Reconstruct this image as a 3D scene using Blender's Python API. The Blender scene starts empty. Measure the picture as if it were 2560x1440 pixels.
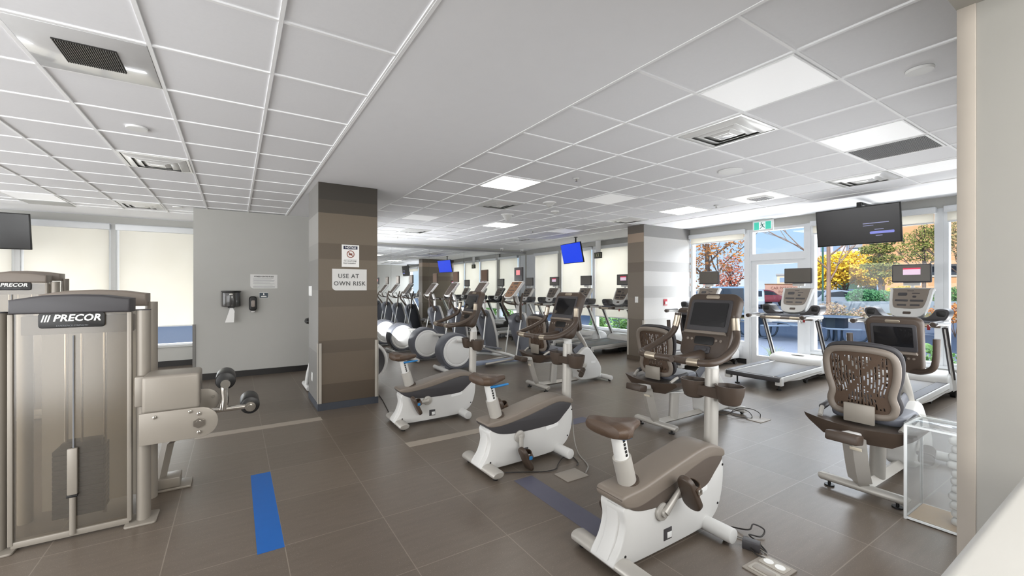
import bpy, bmesh, math, random
from mathutils import Vector, Matrix, Quaternion
from math import radians as R, sin, cos, pi

SC = bpy.context.scene
COL = SC.collection
H = 1.565            # eye height
C = 2.919            # ceiling height
S = 1.0097           # survey scale

# ------------------------------------------------------------------ camera, sky, sun, lights, exposure
cam = bpy.data.cameras.new('camera')
cam.sensor_width = 36.0
cam.lens = 1046.8 / 2560 * 36.0
cam.shift_x = (1280 - 1218.1) / 2560
cam.shift_y = 0.2 / 2560
cam.clip_start = 0.02
cam.clip_end = 500
cam_o = bpy.data.objects.new('camera', cam)
COL.objects.link(cam_o)
cam_o.location = (0, 0, H)
cam_o.rotation_euler = (R(90), 0, -0.5423)
SC.camera = cam_o

SC.view_settings.view_transform = 'Standard'
SC.view_settings.look = 'None'
SC.view_settings.gamma = 1
SC.view_settings.exposure = 0.0
SC.view_settings.use_curve_mapping = False
SC.cycles.max_bounces = 10
SC.cycles.diffuse_bounces = 4
SC.cycles.glossy_bounces = 5
SC.cycles.transmission_bounces = 8
SC.cycles.transparent_max_bounces = 12
SC.cycles.caustics_reflective = False
SC.cycles.caustics_refractive = False
SC.cycles.sample_clamp_indirect = 4.0
SC.cycles.use_denoising = True

world = bpy.data.worlds.new('sky')
SC.world = world
world.use_nodes = True
wn, wl = world.node_tree.nodes, world.node_tree.links
wn.clear()
w_out = wn.new('ShaderNodeOutputWorld')
w_bg = wn.new('ShaderNodeBackground')
w_bg.inputs['Strength'].default_value = 1.2
w_tc = wn.new('ShaderNodeTexCoord')
w_sep = wn.new('ShaderNodeSeparateXYZ')
wl.new(w_tc.outputs['Generated'], w_sep.inputs[0])
w_ramp = wn.new('ShaderNodeValToRGB')
w_ramp.color_ramp.elements[0].position = 0.0
w_ramp.color_ramp.elements[0].color = (0.62, 0.76, 0.88, 1)
w_ramp.color_ramp.elements[1].position = 0.45
w_ramp.color_ramp.elements[1].color = (0.20, 0.43, 0.80, 1)
e = w_ramp.color_ramp.elements.new(0.14)
e.color = (0.40, 0.63, 0.90, 1)
wl.new(w_sep.outputs['Z'], w_ramp.inputs[0])
w_map = wn.new('ShaderNodeMapping')
w_map.inputs['Scale'].default_value = (1.3, 1.3, 3.6)
w_map.inputs['Location'].default_value = (0.3, 0.9, 0.0)
wl.new(w_tc.outputs['Generated'], w_map.inputs[0])
w_noise = wn.new('ShaderNodeTexNoise')
w_noise.inputs['Scale'].default_value = 2.6
w_noise.inputs['Detail'].default_value = 7
w_noise.inputs['Roughness'].default_value = 0.55
wl.new(w_map.outputs[0], w_noise.inputs['Vector'])
w_cr = wn.new('ShaderNodeValToRGB')
w_cr.color_ramp.elements[0].position = 0.50
w_cr.color_ramp.elements[0].color = (0, 0, 0, 1)
w_cr.color_ramp.elements[1].position = 0.72
w_cr.color_ramp.elements[1].color = (1, 1, 1, 1)
wl.new(w_noise.outputs['Fac'], w_cr.inputs[0])
w_mix = wn.new('ShaderNodeMix')
w_mix.data_type = 'RGBA'
w_mix.inputs['B'].default_value = (0.95, 0.96, 0.98, 1)
wl.new(w_cr.outputs[0], w_mix.inputs['Factor'])
wl.new(w_ramp.outputs[0], w_mix.inputs['A'])
wl.new(w_mix.outputs['Result'], w_bg.inputs['Color'])
wl.new(w_bg.outputs[0], w_out.inputs[0])


def lamp(name, kind, loc, direction, energy, size=(1, 1), color=(1, 1, 1), angle=0.02):
    l = bpy.data.lights.new(name, kind)
    l.energy = energy
    l.color = color
    if kind == 'AREA':
        l.shape = 'RECTANGLE'
        l.size, l.size_y = size
    if kind == 'SUN':
        l.angle = angle
    o = bpy.data.objects.new(name, l)
    COL.objects.link(o)
    o.location = loc
    o.rotation_euler = Vector(direction).to_track_quat('-Z', 'Y').to_euler()
    return o


lamp('sun', 'SUN', (0, 0, 20), (0.78, 0.22, -0.62), 4.8, color=(1.0, 0.94, 0.84), angle=0.012)
DAY = (0.96, 0.98, 1.0)
# added unseen fill lamps that stand in for daylight and corridor lighting
lamp('fill_west', 'AREA', (-6.3, 5.2, 1.45), (1, 0, 0.16), 330, (9.5, 2.5), DAY)
lamp('fill_south', 'AREA', (-3.6, 0.42, 1.5), (0, 1, 0.05), 200, (4.6, 2.5), DAY)
lamp('fill_front_wall', 'AREA', (4.2, 0.40, 1.0), (0, 1, -0.10), 74, (4.4, 1.3), DAY)
lamp('fill_behind_camera', 'AREA', (1.15, -1.8, 2.3), (0.12, 1, -0.45), 110, (1.5, 1.0), (1.0, 0.98, 0.94))  # no fitting known here; added to brighten ledge, bikes and machine
lamp('fill_far_end', 'AREA', (2.52, 10.5, 1.2), (1, 0, 0.95), 190, (3.0, 2.5), DAY)  # added in front of the solid end wall to brighten the far ceiling
# added area lamps that stand in for bright sky and light off the paving
lamp('sky_fill_east', 'AREA', (12.4, 4.5, 5.6), (-0.86, 0, -0.5), 2800, (16, 5.0), DAY)
lamp('low_fill_east', 'AREA', (10.3, 3.4, 0.03), (-0.55, 0, 0.84), 640, (6.5, 1.6), (1.0, 0.98, 0.95))
lamp('low_fill_north', 'AREA', (-2.3, 11.7, 0.6), (0, -1, 0.35), 330, (5.6, 1.6), DAY)
lamp('low_fill_far', 'AREA', (10.5, 9.0, 0.03), (-0.6, 0, 0.8), 500, (5.4, 1.6), DAY)


# ------------------------------------------------------------------ helpers
def lin(c):
    out = []
    for v in c[:3]:
        v = v / 255.0
        out.append(v / 12.92 if v <= 0.04045 else ((v + 0.055) / 1.055) ** 2.4)
    return (out[0], out[1], out[2], 1.0)


MATS = {}


def mat(name, col, rough=0.5, metal=0.0, var=0.05, scale=9.0, spec=0.5, bump=0.0, coat=0.0, emit=0.0, trans=0.0, alpha=1.0, ior=1.45):
    if name in MATS:
        return MATS[name]
    m = bpy.data.materials.new(name)
    m.use_nodes = True
    nt = m.node_tree
    b = nt.nodes['Principled BSDF']
    tc = nt.nodes.new('ShaderNodeTexCoord')
    nz = nt.nodes.new('ShaderNodeTexNoise')
    nz.inputs['Scale'].default_value = scale
    nz.inputs['Detail'].default_value = 4
    nt.links.new(tc.outputs['Object'], nz.inputs['Vector'])
    mx = nt.nodes.new('ShaderNodeMix')
    mx.data_type = 'RGBA'
    a = lin(col)
    mx.inputs['A'].default_value = tuple(min(1, v * (1 - var)) for v in a[:3]) + (1,)
    mx.inputs['B'].default_value = tuple(min(1, v * (1 + var)) for v in a[:3]) + (1,)
    nt.links.new(nz.outputs['Fac'], mx.inputs['Factor'])
    nt.links.new(mx.outputs['Result'], b.inputs['Base Color'])
    b.inputs['Roughness'].default_value = rough
    b.inputs['Metallic'].default_value = metal
    b.inputs['Specular IOR Level'].default_value = spec
    b.inputs['IOR'].default_value = ior
    if coat:
        b.inputs['Coat Weight'].default_value = coat
    if trans:
        b.inputs['Transmission Weight'].default_value = trans
    if alpha < 1:
        b.inputs['Alpha'].default_value = alpha
    if emit:
        nt.links.new(mx.outputs['Result'], b.inputs['Emission Color'])
        b.inputs['Emission Strength'].default_value = emit
    if bump:
        bp = nt.nodes.new('ShaderNodeBump')
        bp.inputs['Strength'].default_value = bump
        bp.inputs['Distance'].default_value = 0.01
        nz2 = nt.nodes.new('ShaderNodeTexNoise')
        nz2.inputs['Scale'].default_value = scale * 14
        nt.links.new(tc.outputs['Object'], nz2.inputs['Vector'])
        nt.links.new(nz2.outputs['Fac'], bp.inputs['Height'])
        nt.links.new(bp.outputs['Normal'], b.inputs['Normal'])
    MATS[name] = m
    return m


def fin(bm, dst, bev=0, seg=2, only_angle=None):
    if bev > 0:
        ed = list(bm.edges) if only_angle is None else [x for x in bm.edges if len(x.link_faces) == 2 and x.calc_face_angle(0) > only_angle]
        bmesh.ops.bevel(bm, geom=ed, offset=bev, segments=seg, profile=0.5, affect='EDGES', clamp_overlap=True)
    me = bpy.data.meshes.new('tmp')
    bm.to_mesh(me)
    bm.free()
    dst.from_mesh(me)
    bpy.data.meshes.remove(me)


def cr(pts, n=6, closed=False):
    """smooth curve through the points"""
    P = [Vector(p) for p in pts]
    out = []
    m = len(P)
    rng = m if closed else m - 1
    for i in range(rng):
        if closed:
            p0, p1, p2, p3 = P[(i - 1) % m], P[i], P[(i + 1) % m], P[(i + 2) % m]
        else:
            p1, p2 = P[i], P[i + 1]
            p0 = P[i - 1] if i > 0 else p1 + (p1 - p2)
            p3 = P[i + 2] if i + 2 < m else p2 + (p2 - p1)
        for k in range(n):
            t = k / n
            t2, t3 = t * t, t * t * t
            out.append(0.5 * ((2 * p1) + (-p0 + p2) * t + (2 * p0 - 5 * p1 + 4 * p2 - p3) * t2 + (-p0 + 3 * p1 - 3 * p2 + p3) * t3))
    if not closed:
        out.append(P[-1])
    return out


def rrect(w, h, r, n=5, cx=0, cy=0):
    pts = []
    for (sx, sy, a0) in ((1, 1, 0), (-1, 1, 90), (-1, -1, 180), (1, -1, 270)):
        for k in range(n + 1):
            a = R(a0 + 90 * k / n)
            pts.append((cx + sx * (w / 2 - r) + r * cos(a), cy + sy * (h / 2 - r) + r * sin(a)))
    return pts


class MB:
    def __init__(s):
        s.bm = bmesh.new()

    def box(s, c, size, rot=None, bev=0, seg=2):
        b = bmesh.new()
        bmesh.ops.create_cube(b, size=1.0)
        for v in b.verts:
            v.co = Vector((v.co.x * size[0], v.co.y * size[1], v.co.z * size[2]))
        if bev:
            bmesh.ops.bevel(b, geom=list(b.edges), offset=bev, segments=seg, profile=0.5, affect='EDGES', clamp_overlap=True)
        mx = Matrix.Translation(c)
        if rot is not None:
            mx = mx @ (rot if isinstance(rot, Matrix) else Matrix.Rotation(rot[1], 4, rot[0]))
        bmesh.ops.transform(b, matrix=mx, verts=b.verts)
        fin(b, s.bm)
        return s

    def bb(s, x0, x1, y0, y1, z0, z1, bev=0, seg=2):
        return s.box(((x0 + x1) / 2, (y0 + y1) / 2, (z0 + z1) / 2), (abs(x1 - x0), abs(y1 - y0), abs(z1 - z0)), None, bev, seg)

    def prism(s, pts, axis, a, b_, bev=0, seg=2, mx=None, inset=None):
        b = bmesh.new()

        def co(p, t):
            if axis == 'y':
                return (p[0], t, p[1])
            if axis == 'x':
                return (t, p[0], p[1])
            return (p[0], p[1], t)
        v0 = [b.verts.new(co(p, a)) for p in pts]
        v1 = [b.verts.new(co(p, b_)) for p in pts]
        n = len(pts)
        f0 = b.faces.new(v0)
        f1 = b.faces.new(list(reversed(v1)))
        for i in range(n):
            b.faces.new((v0[i], v1[i], v1[(i + 1) % n], v0[(i + 1) % n]))
        bmesh.ops.recalc_face_normals(b, faces=b.faces)
        if bev:
            caps = set(f0.edges) | set(f1.edges)
            bmesh.ops.bevel(b, geom=list(caps), offset=bev, segments=seg, profile=0.5, affect='EDGES', clamp_overlap=True)
        if mx is not None:
            bmesh.ops.transform(b, matrix=mx, verts=b.verts)
        fin(b, s.bm)
        return s

    def loft(s, rings, caps=True, closed=False):
        b = bmesh.new()
        V = [[b.verts.new(p) for p in r] for r in rings]
        n = len(V[0])
        m = len(V)
        for i in range(m if closed else m - 1):
            A, B = V[i], V[(i + 1) % m]
            for k in range(n):
                try:
                    b.faces.new((A[k], A[(k + 1) % n], B[(k + 1) % n], B[k]))
                except ValueError:
                    pass
        if caps and not closed:
            b.faces.new(list(reversed(V[0])))
            b.faces.new(V[-1])
        bmesh.ops.recalc_face_normals(b, faces=b.faces)
        fin(b, s.bm)
        return s

    def tube(s, pts, r, n=10, closed=False, ref=None, caps=True, rb=None):
        """r: radius, list of radii, rb: second radius (across ref)"""
        P = [Vector(p) for p in pts]
        m = len(P)
        rr = list(r) if isinstance(r, (list, tuple)) else [r] * m
        if len(rr) != m:
            rr = [rr[0] + (rr[-1] - rr[0]) * i / (m - 1) for i in range(m)]
        q = (rb if isinstance(rb, (list, tuple)) else [rb] * m) if rb is not None else rr
        rings = []
        prev = None
        for i in range(m):
            if closed:
                t = P[(i + 1) % m] - P[(i - 1) % m]
            else:
                t = P[min(i + 1, m - 1)] - P[max(i - 1, 0)]
            t.normalize()
            if ref is not None:
                u = Vector(ref) - t * t.dot(Vector(ref))
            elif prev is None:
                u = Vector((0, 0, 1)) if abs(t.z) < 0.9 else Vector((1, 0, 0))
                u = u - t * t.dot(u)
            else:
                u = prev - t * t.dot(prev)
            if u.length < 1e-6:
                u = t.orthogonal()
            u.normalize()
            prev = u
            w = t.cross(u)
            rings.append([P[i] + u * rr[i] * cos(2 * pi * k / n) + w * q[i] * sin(2 * pi * k / n) for k in range(n)])
        return s.loft(rings, caps, closed)

    def cyl(s, p0, p1, r, n=20, r1=None, bev=0):
        p0, p1 = Vector(p0), Vector(p1)
        r1 = r if r1 is None else r1
        if bev:
            d = (p1 - p0).normalized()
            return s.tube([p0, p0 + d * bev * 0.3, p0 + d * bev, p1 - d * bev, p1 - d * bev * 0.3, p1], [r - bev, r - bev * 0.3, r, r1, r1 - bev * 0.3, r1 - bev], n)
        return s.tube([p0, p1], [r, r1], n)

    def lathe(s, prof, o=(0, 0, 0), axis='z', n=32, sx=1.0, sy=1.0, caps=True):
        rings = []
        for (r, h) in prof:
            ring = []
            for k in range(n):
                a = 2 * pi * k / n
                x, y = r * cos(a) * sx, r * sin(a) * sy
                if axis == 'z':
                    p = (o[0] + x, o[1] + y, o[2] + h)
                elif axis == 'y':
                    p = (o[0] + x, o[1] + h, o[2] + y)
                else:
                    p = (o[0] + h, o[1] + x, o[2] + y)
                ring.append(p)
            rings.append(ring)
        return s.loft(rings, caps)

    def ball(s, c, r, seg=16, sc=(1, 1, 1)):
        b = bmesh.new()
        bmesh.ops.create_uvsphere(b, u_segments=seg, v_segments=max(6, seg // 2), radius=r)
        for v in b.verts:
            v.co = Vector((v.co.x * sc[0] + c[0], v.co.y * sc[1] + c[1], v.co.z * sc[2] + c[2]))
        fin(b, s.bm)
        return s

    def quad(s, pts):
        b = bmesh.new()
        b.faces.new([b.verts.new(p) for p in pts])
        fin(b, s.bm)
        return s

    def xf(s, mx):
        bmesh.ops.transform(s.bm, matrix=mx, verts=s.bm.verts)
        return s


def obj(name, mb, m, parent=None, label=None, sharp=38, kind=None):
    me = bpy.data.meshes.new(name)
    mb.bm.to_mesh(me)
    mb.bm.free()
    me.materials.append(m)
    me.polygons.foreach_set('use_smooth', [True] * len(me.polygons))
    me.set_sharp_from_angle(angle=R(sharp))
    o = bpy.data.objects.new(name, me)
    COL.objects.link(o)
    if parent is not None:
        o.parent = parent
    if label:
        o['label'] = label
    if kind:
        o['kind'] = kind
    return o


def struct(name, mb, m, parent=None):
    return obj(name, mb, m, parent, kind='structure')


def thing(name, label, cat, loc=(0, 0, 0), rz=0.0, group=None):
    o = bpy.data.objects.new(name, None)
    COL.objects.link(o)
    o.location = loc
    o.rotation_euler = (0, 0, rz)
    o.empty_display_size = 0.1
    return tag(o, label, cat, group)


def tag(o, label, cat, group=None):
    o['label'] = label
    o['category'] = cat
    if group:
        o['group'] = group
    return o


def dup(root, loc, rz, label, group=None):
    r = root.copy()
    COL.objects.link(r)
    r.location = loc
    r.rotation_euler = (0, 0, rz)
    r['label'] = label
    if group:
        r['group'] = group
    for ch in list(root.children):
        c = ch.copy()
        COL.objects.link(c)
        c.parent = r
        for g in list(ch.children):
            d = g.copy()
            COL.objects.link(d)
            d.parent = c
    return r


def text_mb(txt, size, mx, extrude=0.0008, align='CENTER', shear=0.0, spacing=1.0, weight=0.0):
    cu = bpy.data.curves.new('txt', 'FONT')
    cu.body = txt
    cu.size = size
    cu.extrude = extrude
    cu.align_x = align
    cu.align_y = 'CENTER'
    cu.shear = shear
    cu.space_character = spacing
    cu.offset = weight
    cu.resolution_u = 2
    o = bpy.data.objects.new('txt', cu)
    COL.objects.link(o)
    dg = bpy.context.evaluated_depsgraph_get()
    dg.update()
    me = bpy.data.meshes.new_from_object(o.evaluated_get(dg))
    bpy.data.objects.remove(o)
    bpy.data.curves.remove(cu)
    mb = MB()
    mb.bm.from_mesh(me)
    bpy.data.meshes.remove(me)
    mb.xf(mx)
    return mb


def frame_mx(o, x, y):
    """matrix whose local x,y axes lie along the world vectors x,y"""
    x, y = Vector(x).normalized(), Vector(y).normalized()
    z = x.cross(y)
    return Matrix(((x.x, y.x, z.x, o[0]), (x.y, y.y, z.y, o[1]), (x.z, y.z, z.z, o[2]), (0, 0, 0, 1)))


FACE_S = lambda o: frame_mx(o, (1, 0, 0), (0, 0, 1))      # lettering on a surface that looks towards -y
FACE_W = lambda o: frame_mx(o, (0, -1, 0), (0, 0, 1))     # lettering on a surface that looks towards -x

# ------------------------------------------------------------------ materials
WHITE = mat('white_paint', (236, 236, 234), 0.55, var=0.02)
CEIL = mat('ceiling_tile_white', (238, 238, 240), 0.9, var=0.02, scale=60, bump=0.08, spec=0.2)
DRY = mat('drywall_white', (241, 241, 243), 0.85, var=0.015, spec=0.2)
TBAR = mat('grid_white', (248, 248, 248), 0.5, var=0.01)
GREYW = mat('grey_wall_paint', (180, 179, 174), 0.62, var=0.03, scale=3, bump=0.03)
CREAMW = mat('warm_white_paint', (176, 174, 168), 0.7, var=0.02, scale=4)
BASEB = mat('black_rubber_base', (38, 36, 35), 0.5)
ALU = mat('window_frame_white', (226, 228, 230), 0.4, var=0.02)
SILVER = mat('silver_powder_coat', (186, 182, 175), 0.38, 0.25, var=0.03)
SHELL = mat('pale_grey_plastic', (213, 212, 209), 0.42, var=0.02)
TAUPE = mat('taupe_plastic', (126, 116, 106), 0.42, var=0.04)
CHAR = mat('charcoal_plastic', (66, 64, 66), 0.45, var=0.05)
DARK = mat('dark_brown_plastic', (74, 62, 53), 0.42, var=0.05)
SADDLE = mat('saddle_vinyl', (82, 65, 52), 0.45, var=0.06, bump=0.1)
BLACK = mat('black_plastic', (24, 23, 22), 0.4)
BLUEP = mat('blue_plastic', (40, 120, 180), 0.4)
SCREEN = mat('dark_glass_screen', (26, 26, 28), 0.12, coat=0.4)
CHROME = mat('chrome', (205, 200, 192), 0.18, 0.95, var=0.02)
STEELP = mat('brushed_grip', (190, 178, 160), 0.32, 0.8)
BELT = mat('treadmill_belt', (92, 88, 84), 0.42, var=0.06)
SLATE = mat('slate_blue_plastic', (98, 100, 107), 0.42, var=0.04)
STEELBLUE = mat('light_steel_blue', (150, 160, 180), 0.4, 0.2)
MACH = mat('machine_beige_grey', (146, 139, 129), 0.38, 0.15, var=0.03)
PAPER = mat('white_paper', (240, 239, 236), 0.8, var=0.01)
INK = mat('black_ink', (32, 32, 34), 0.7)
GREYINK = mat('grey_ink', (120, 122, 126), 0.7)
LED = mat('led_diffuser_lit', (255, 250, 240), 0.5, var=0.0, emit=14.0)
LEDOFF_GLOW = mat('led_diffuser_off_glow', (250, 250, 250), 0.45, var=0.0, emit=0.24)  # unlit panels, with a faint glow added so they read white


def floor_material():
    m = bpy.data.materials.new('rubber_floor_tile')
    m.use_nodes = True
    nt = m.node_tree
    N, L = nt.nodes, nt.links
    b = N['Principled BSDF']
    tc = N.new('ShaderNodeTexCoord')
    sp = N.new('ShaderNodeSeparateXYZ')
    L.new(tc.outputs['Object'], sp.inputs[0])

    def math_(op, a, bb=None, clamp=False):
        n = N.new('ShaderNodeMath')
        n.operation = op
        n.use_clamp = clamp
        for i, v in enumerate((a, bb)):
            if v is None:
                continue
            if isinstance(v, (int, float)):
                n.inputs[i].default_value = v
            else:
                L.new(v, n.inputs[i])
        return n.outputs[0]
    T = 0.6096

    def seam(sock, off):
        u = math_('DIVIDE', math_('SUBTRACT', sock, off), T)
        fr = math_('FRACT', u)
        d = math_('ABSOLUTE', math_('SUBTRACT', fr, 0.5))
        return math_('GREATER_THAN', d, 0.5 - 0.0045), math_('FLOOR', u)
    sx, ix = seam(sp.outputs['X'], 0.259 - 20 * T)
    sy, iy = seam(sp.outputs['Y'], 1.595 - 20 * T)
    sm = math_('MAXIMUM', sx, sy)
    cell = N.new('ShaderNodeCombineXYZ')
    L.new(ix, cell.inputs[0])
    L.new(iy, cell.inputs[1])
    wn_ = N.new('ShaderNodeTexWhiteNoise')
    wn_.noise_dimensions = '2D'
    L.new(cell.outputs[0], wn_.inputs['Vector'])
    # long soft grain
    mp = N.new('ShaderNodeMapping')
    mp.inputs['Scale'].default_value = (1.4, 9.0, 1)
    L.new(tc.outputs['Object'], mp.inputs[0])
    gr = N.new('ShaderNodeTexNoise')
    gr.inputs['Scale'].default_value = 3.0
    gr.inputs['Detail'].default_value = 5
    L.new(mp.outputs[0], gr.inputs['Vector'])
    # light flecks
    fl = N.new('ShaderNodeTexNoise')
    fl.inputs['Scale'].default_value = 190
    fl.inputs['Detail'].default_value = 1
    L.new(tc.outputs['Object'], fl.inputs['Vector'])
    fm = math_('MULTIPLY', math_('SUBTRACT', fl.outputs['Fac'], 0.63, True), 5.0, True)
    c1 = N.new('ShaderNodeMix')
    c1.data_type = 'RGBA'
    c1.inputs['A'].default_value = lin((89, 79, 69))
    c1.inputs['B'].default_value = lin((114, 103, 92))
    L.new(math_('ADD', math_('MULTIPLY', gr.outputs['Fac'], 0.7), math_('MULTIPLY', wn_.outputs['Value'], 0.3)), c1.inputs['Factor'])
    c2 = N.new('ShaderNodeMix')
    c2.data_type = 'RGBA'
    c2.inputs['B'].default_value = lin((176, 166, 152))
    L.new(math_('MULTIPLY', fm, 0.55), c2.inputs['Factor'])
    L.new(c1.outputs['Result'], c2.inputs['A'])
    c3 = N.new('ShaderNodeMix')
    c3.data_type = 'RGBA'
    c3.inputs['B'].default_value = lin((146, 136, 124))
    L.new(math_('MULTIPLY', sm, 0.6), c3.inputs['Factor'])
    L.new(c2.outputs['Result'], c3.inputs['A'])
    L.new(c3.outputs['Result'], b.inputs['Base Color'])
    b.inputs['Roughness'].default_value = 0.36
    b.inputs['Specular IOR Level'].default_value = 0.62
    bp = N.new('ShaderNodeBump')
    bp.inputs['Strength'].default_value = 0.12
    bp.inputs['Distance'].default_value = 0.002
    L.new(fl.outputs['Fac'], bp.inputs['Height'])
    L.new(bp.outputs['Normal'], b.inputs['Normal'])
    return m


def stripe_material(name, bands, top):
    """wallpaper of horizontal bands; bands = [(z from, colour)]"""
    m = bpy.data.materials.new(name)
    m.use_nodes = True
    nt = m.node_tree
    N, L = nt.nodes, nt.links
    b = N['Principled BSDF']
    tc = N.new('ShaderNodeTexCoord')
    sp = N.new('ShaderNodeSeparateXYZ')
    L.new(tc.outputs['Object'], sp.inputs[0])
    dv = N.new('ShaderNodeMath')
    dv.operation = 'DIVIDE'
    dv.inputs[1].default_value = top
    L.new(sp.outputs['Z'], dv.inputs[0])
    rp = N.new('ShaderNodeValToRGB')
    rp.color_ramp.interpolation = 'CONSTANT'
    els = rp.color_ramp.elements
    els[0].position = 0
    els[0].color = lin(bands[0][1])
    els[1].position = bands[1][0] / top
    els[1].color = lin(bands[1][1])
    for z, c in bands[2:]:
        q = els.new(z / top)
        q.color = lin(c)
    L.new(dv.outputs[0], rp.inputs[0])
    nz = N.new('ShaderNodeTexNoise')
    nz.inputs['Scale'].default_value = 240
    L.new(tc.outputs['Object'], nz.inputs['Vector'])
    mx = N.new('ShaderNodeMix')
    mx.data_type = 'RGBA'
    mx.blend_type = 'MULTIPLY'
    mx.inputs['Factor'].default_value = 0.25
    L.new(rp.outputs[0], mx.inputs['A'])
    L.new(nz.outputs['Fac'], mx.inputs['B'])
    L.new(mx.outputs['Result'], b.inputs['Base Color'])
    b.inputs['Roughness'].default_value = 0.48
    return m


def glass_material(name, tint=(1, 1, 1), gloss=0.05, haze=0.0):
    m = bpy.data.materials.new(name)
    m.use_nodes = True
    N, L = m.node_tree.nodes, m.node_tree.links
    N.clear()
    o = N.new('ShaderNodeOutputMaterial')
    t = N.new('ShaderNodeBsdfTransparent')
    t.inputs[0].default_value = (*tint, 1)
    g = N.new('ShaderNodeBsdfGlossy')
    g.inputs['Roughness'].default_value = 0.02
    mx = N.new('ShaderNodeMixShader')
    mx.inputs[0].default_value = gloss
    L.new(t.outputs[0], mx.inputs[1])
    L.new(g.outputs[0], mx.inputs[2])
    if haze:
        d = N.new('ShaderNodeBsdfDiffuse')
        d.inputs[0].default_value = (.85, .86, .86, 1)
        m2 = N.new('ShaderNodeMixShader')
        m2.inputs[0].default_value = haze
        L.new(mx.outputs[0], m2.inputs[1])
        L.new(d.outputs[0], m2.inputs[2])
        mx = m2
    L.new(mx.outputs[0], o.inputs[0])
    return m


def shade_material():
    m = bpy.data.materials.new('roller_shade_fabric')
    m.use_nodes = True
    N, L = m.node_tree.nodes, m.node_tree.links
    N.clear()
    o = N.new('ShaderNodeOutputMaterial')
    tc = N.new('ShaderNodeTexCoord')
    nz = N.new('ShaderNodeTexNoise')
    nz.inputs['Scale'].default_value = 1.6
    L.new(tc.outputs['Object'], nz.inputs['Vector'])
    cm = N.new('ShaderNodeMix')
    cm.data_type = 'RGBA'
    cm.inputs['A'].default_value = lin((226, 222, 212))
    cm.inputs['B'].default_value = lin((234, 231, 224))
    L.new(nz.outputs['Fac'], cm.inputs['Factor'])
    d = N.new('ShaderNodeBsdfDiffuse')
    t = N.new('ShaderNodeBsdfTranslucent')
    L.new(cm.outputs['Result'], d.inputs[0])
    L.new(cm.outputs['Result'], t.inputs[0])
    mx = N.new('ShaderNodeMixShader')
    mx.inputs[0].default_value = 0.5
    L.new(d.outputs[0], mx.inputs[1])
    L.new(t.outputs[0], mx.inputs[2])
    L.new(mx.outputs[0], o.inputs[0])
    return m


def mirror_material():
    m = bpy.data.materials.new('mirror_glass')
    m.use_nodes = True
    b = m.node_tree.nodes['Principled BSDF']
    b.inputs['Base Color'].default_value = (0.90, 0.92, 0.92, 1)
    b.inputs['Metallic'].default_value = 1
    b.inputs['Roughness'].default_value = 0.0
    return m


def smoke_acrylic():
    m = bpy.data.materials.new('smoked_acrylic')
    m.use_nodes = True
    N, L = m.node_tree.nodes, m.node_tree.links
    N.clear()
    o = N.new('ShaderNodeOutputMaterial')
    df = N.new('ShaderNodeBsdfDiffuse')
    df.inputs[0].default_value = lin((150, 143, 132))
    rf = N.new('ShaderNodeBsdfTransparent')
    rf.inputs['Color'].default_value = lin((222, 216, 206))
    gl = N.new('ShaderNodeBsdfGlossy')
    gl.inputs['Roughness'].default_value = 0.22
    m1 = N.new('ShaderNodeMixShader')
    m1.inputs[0].default_value = 0.88
    m2 = N.new('ShaderNodeMixShader')
    m2.inputs[0].default_value = 0.07
    L.new(df.outputs[0], m1.inputs[1])
    L.new(rf.outputs[0], m1.inputs[2])
    L.new(m1.outputs[0], m2.inputs[1])
    L.new(gl.outputs[0], m2.inputs[2])
    L.new(m2.outputs[0], o.inputs[0])
    return m


def frosted():
    m = bpy.data.materials.new('frosted_acrylic')
    m.use_nodes = True
    N, L = m.node_tree.nodes, m.node_tree.links
    N.clear()
    o = N.new('ShaderNodeOutputMaterial')
    d = N.new('ShaderNodeBsdfDiffuse')
    t = N.new('ShaderNodeBsdfTranslucent')
    d.inputs[0].default_value = t.inputs[0].default_value = lin((214, 209, 200))
    mx = N.new('ShaderNodeMixShader')
    L.new(d.outputs[0], mx.inputs[1])
    L.new(t.outputs[0], mx.inputs[2])
    L.new(mx.outputs[0], o.inputs[0])
    return m


FROST = frosted()
FLOOR = floor_material()
GLASS = glass_material('window_glass', (0.97, 0.98, 0.985), 0.018)
ACRYL = glass_material('clear_acrylic', (0.92, 0.93, 0.93), 0.10, 0.08)
SHADE = shade_material()
MIRROR = mirror_material()
SMOKE = smoke_acrylic()
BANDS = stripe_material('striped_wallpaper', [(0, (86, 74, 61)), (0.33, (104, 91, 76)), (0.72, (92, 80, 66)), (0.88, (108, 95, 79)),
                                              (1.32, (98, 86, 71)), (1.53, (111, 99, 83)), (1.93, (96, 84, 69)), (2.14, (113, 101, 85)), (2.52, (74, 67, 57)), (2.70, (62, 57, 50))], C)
BANDS2 = stripe_material('striped_wallpaper_grey', [(0, (196, 194, 190)), (0.9, (208, 206, 203)), (1.35, (186, 184, 181)), (1.60, (206, 204, 201)),
                                                    (1.92, (176, 173, 170)), (2.14, (198, 196, 193)), (2.66, (150, 148, 146))], C)
BANDS3 = stripe_material('striped_wallpaper_tan', [(0, (112, 101, 88)), (0.9, (126, 115, 101)), (1.35, (120, 109, 96)), (1.90, (112, 100, 87)),
                                                   (2.12, (130, 118, 104)), (2.55, (168, 148, 130)), (2.74, (104, 96, 88))], C)

# ------------------------------------------------------------------ the setting
XW = 9.05        # window wall with the door
YL = 10.45       # shaded window wall
YM = 12.25       # mirror wall
struct('floor', MB().bb(-6.5, XW, -4.0, 12.4, -0.12, 0), FLOOR)
T = 0.6096
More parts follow.
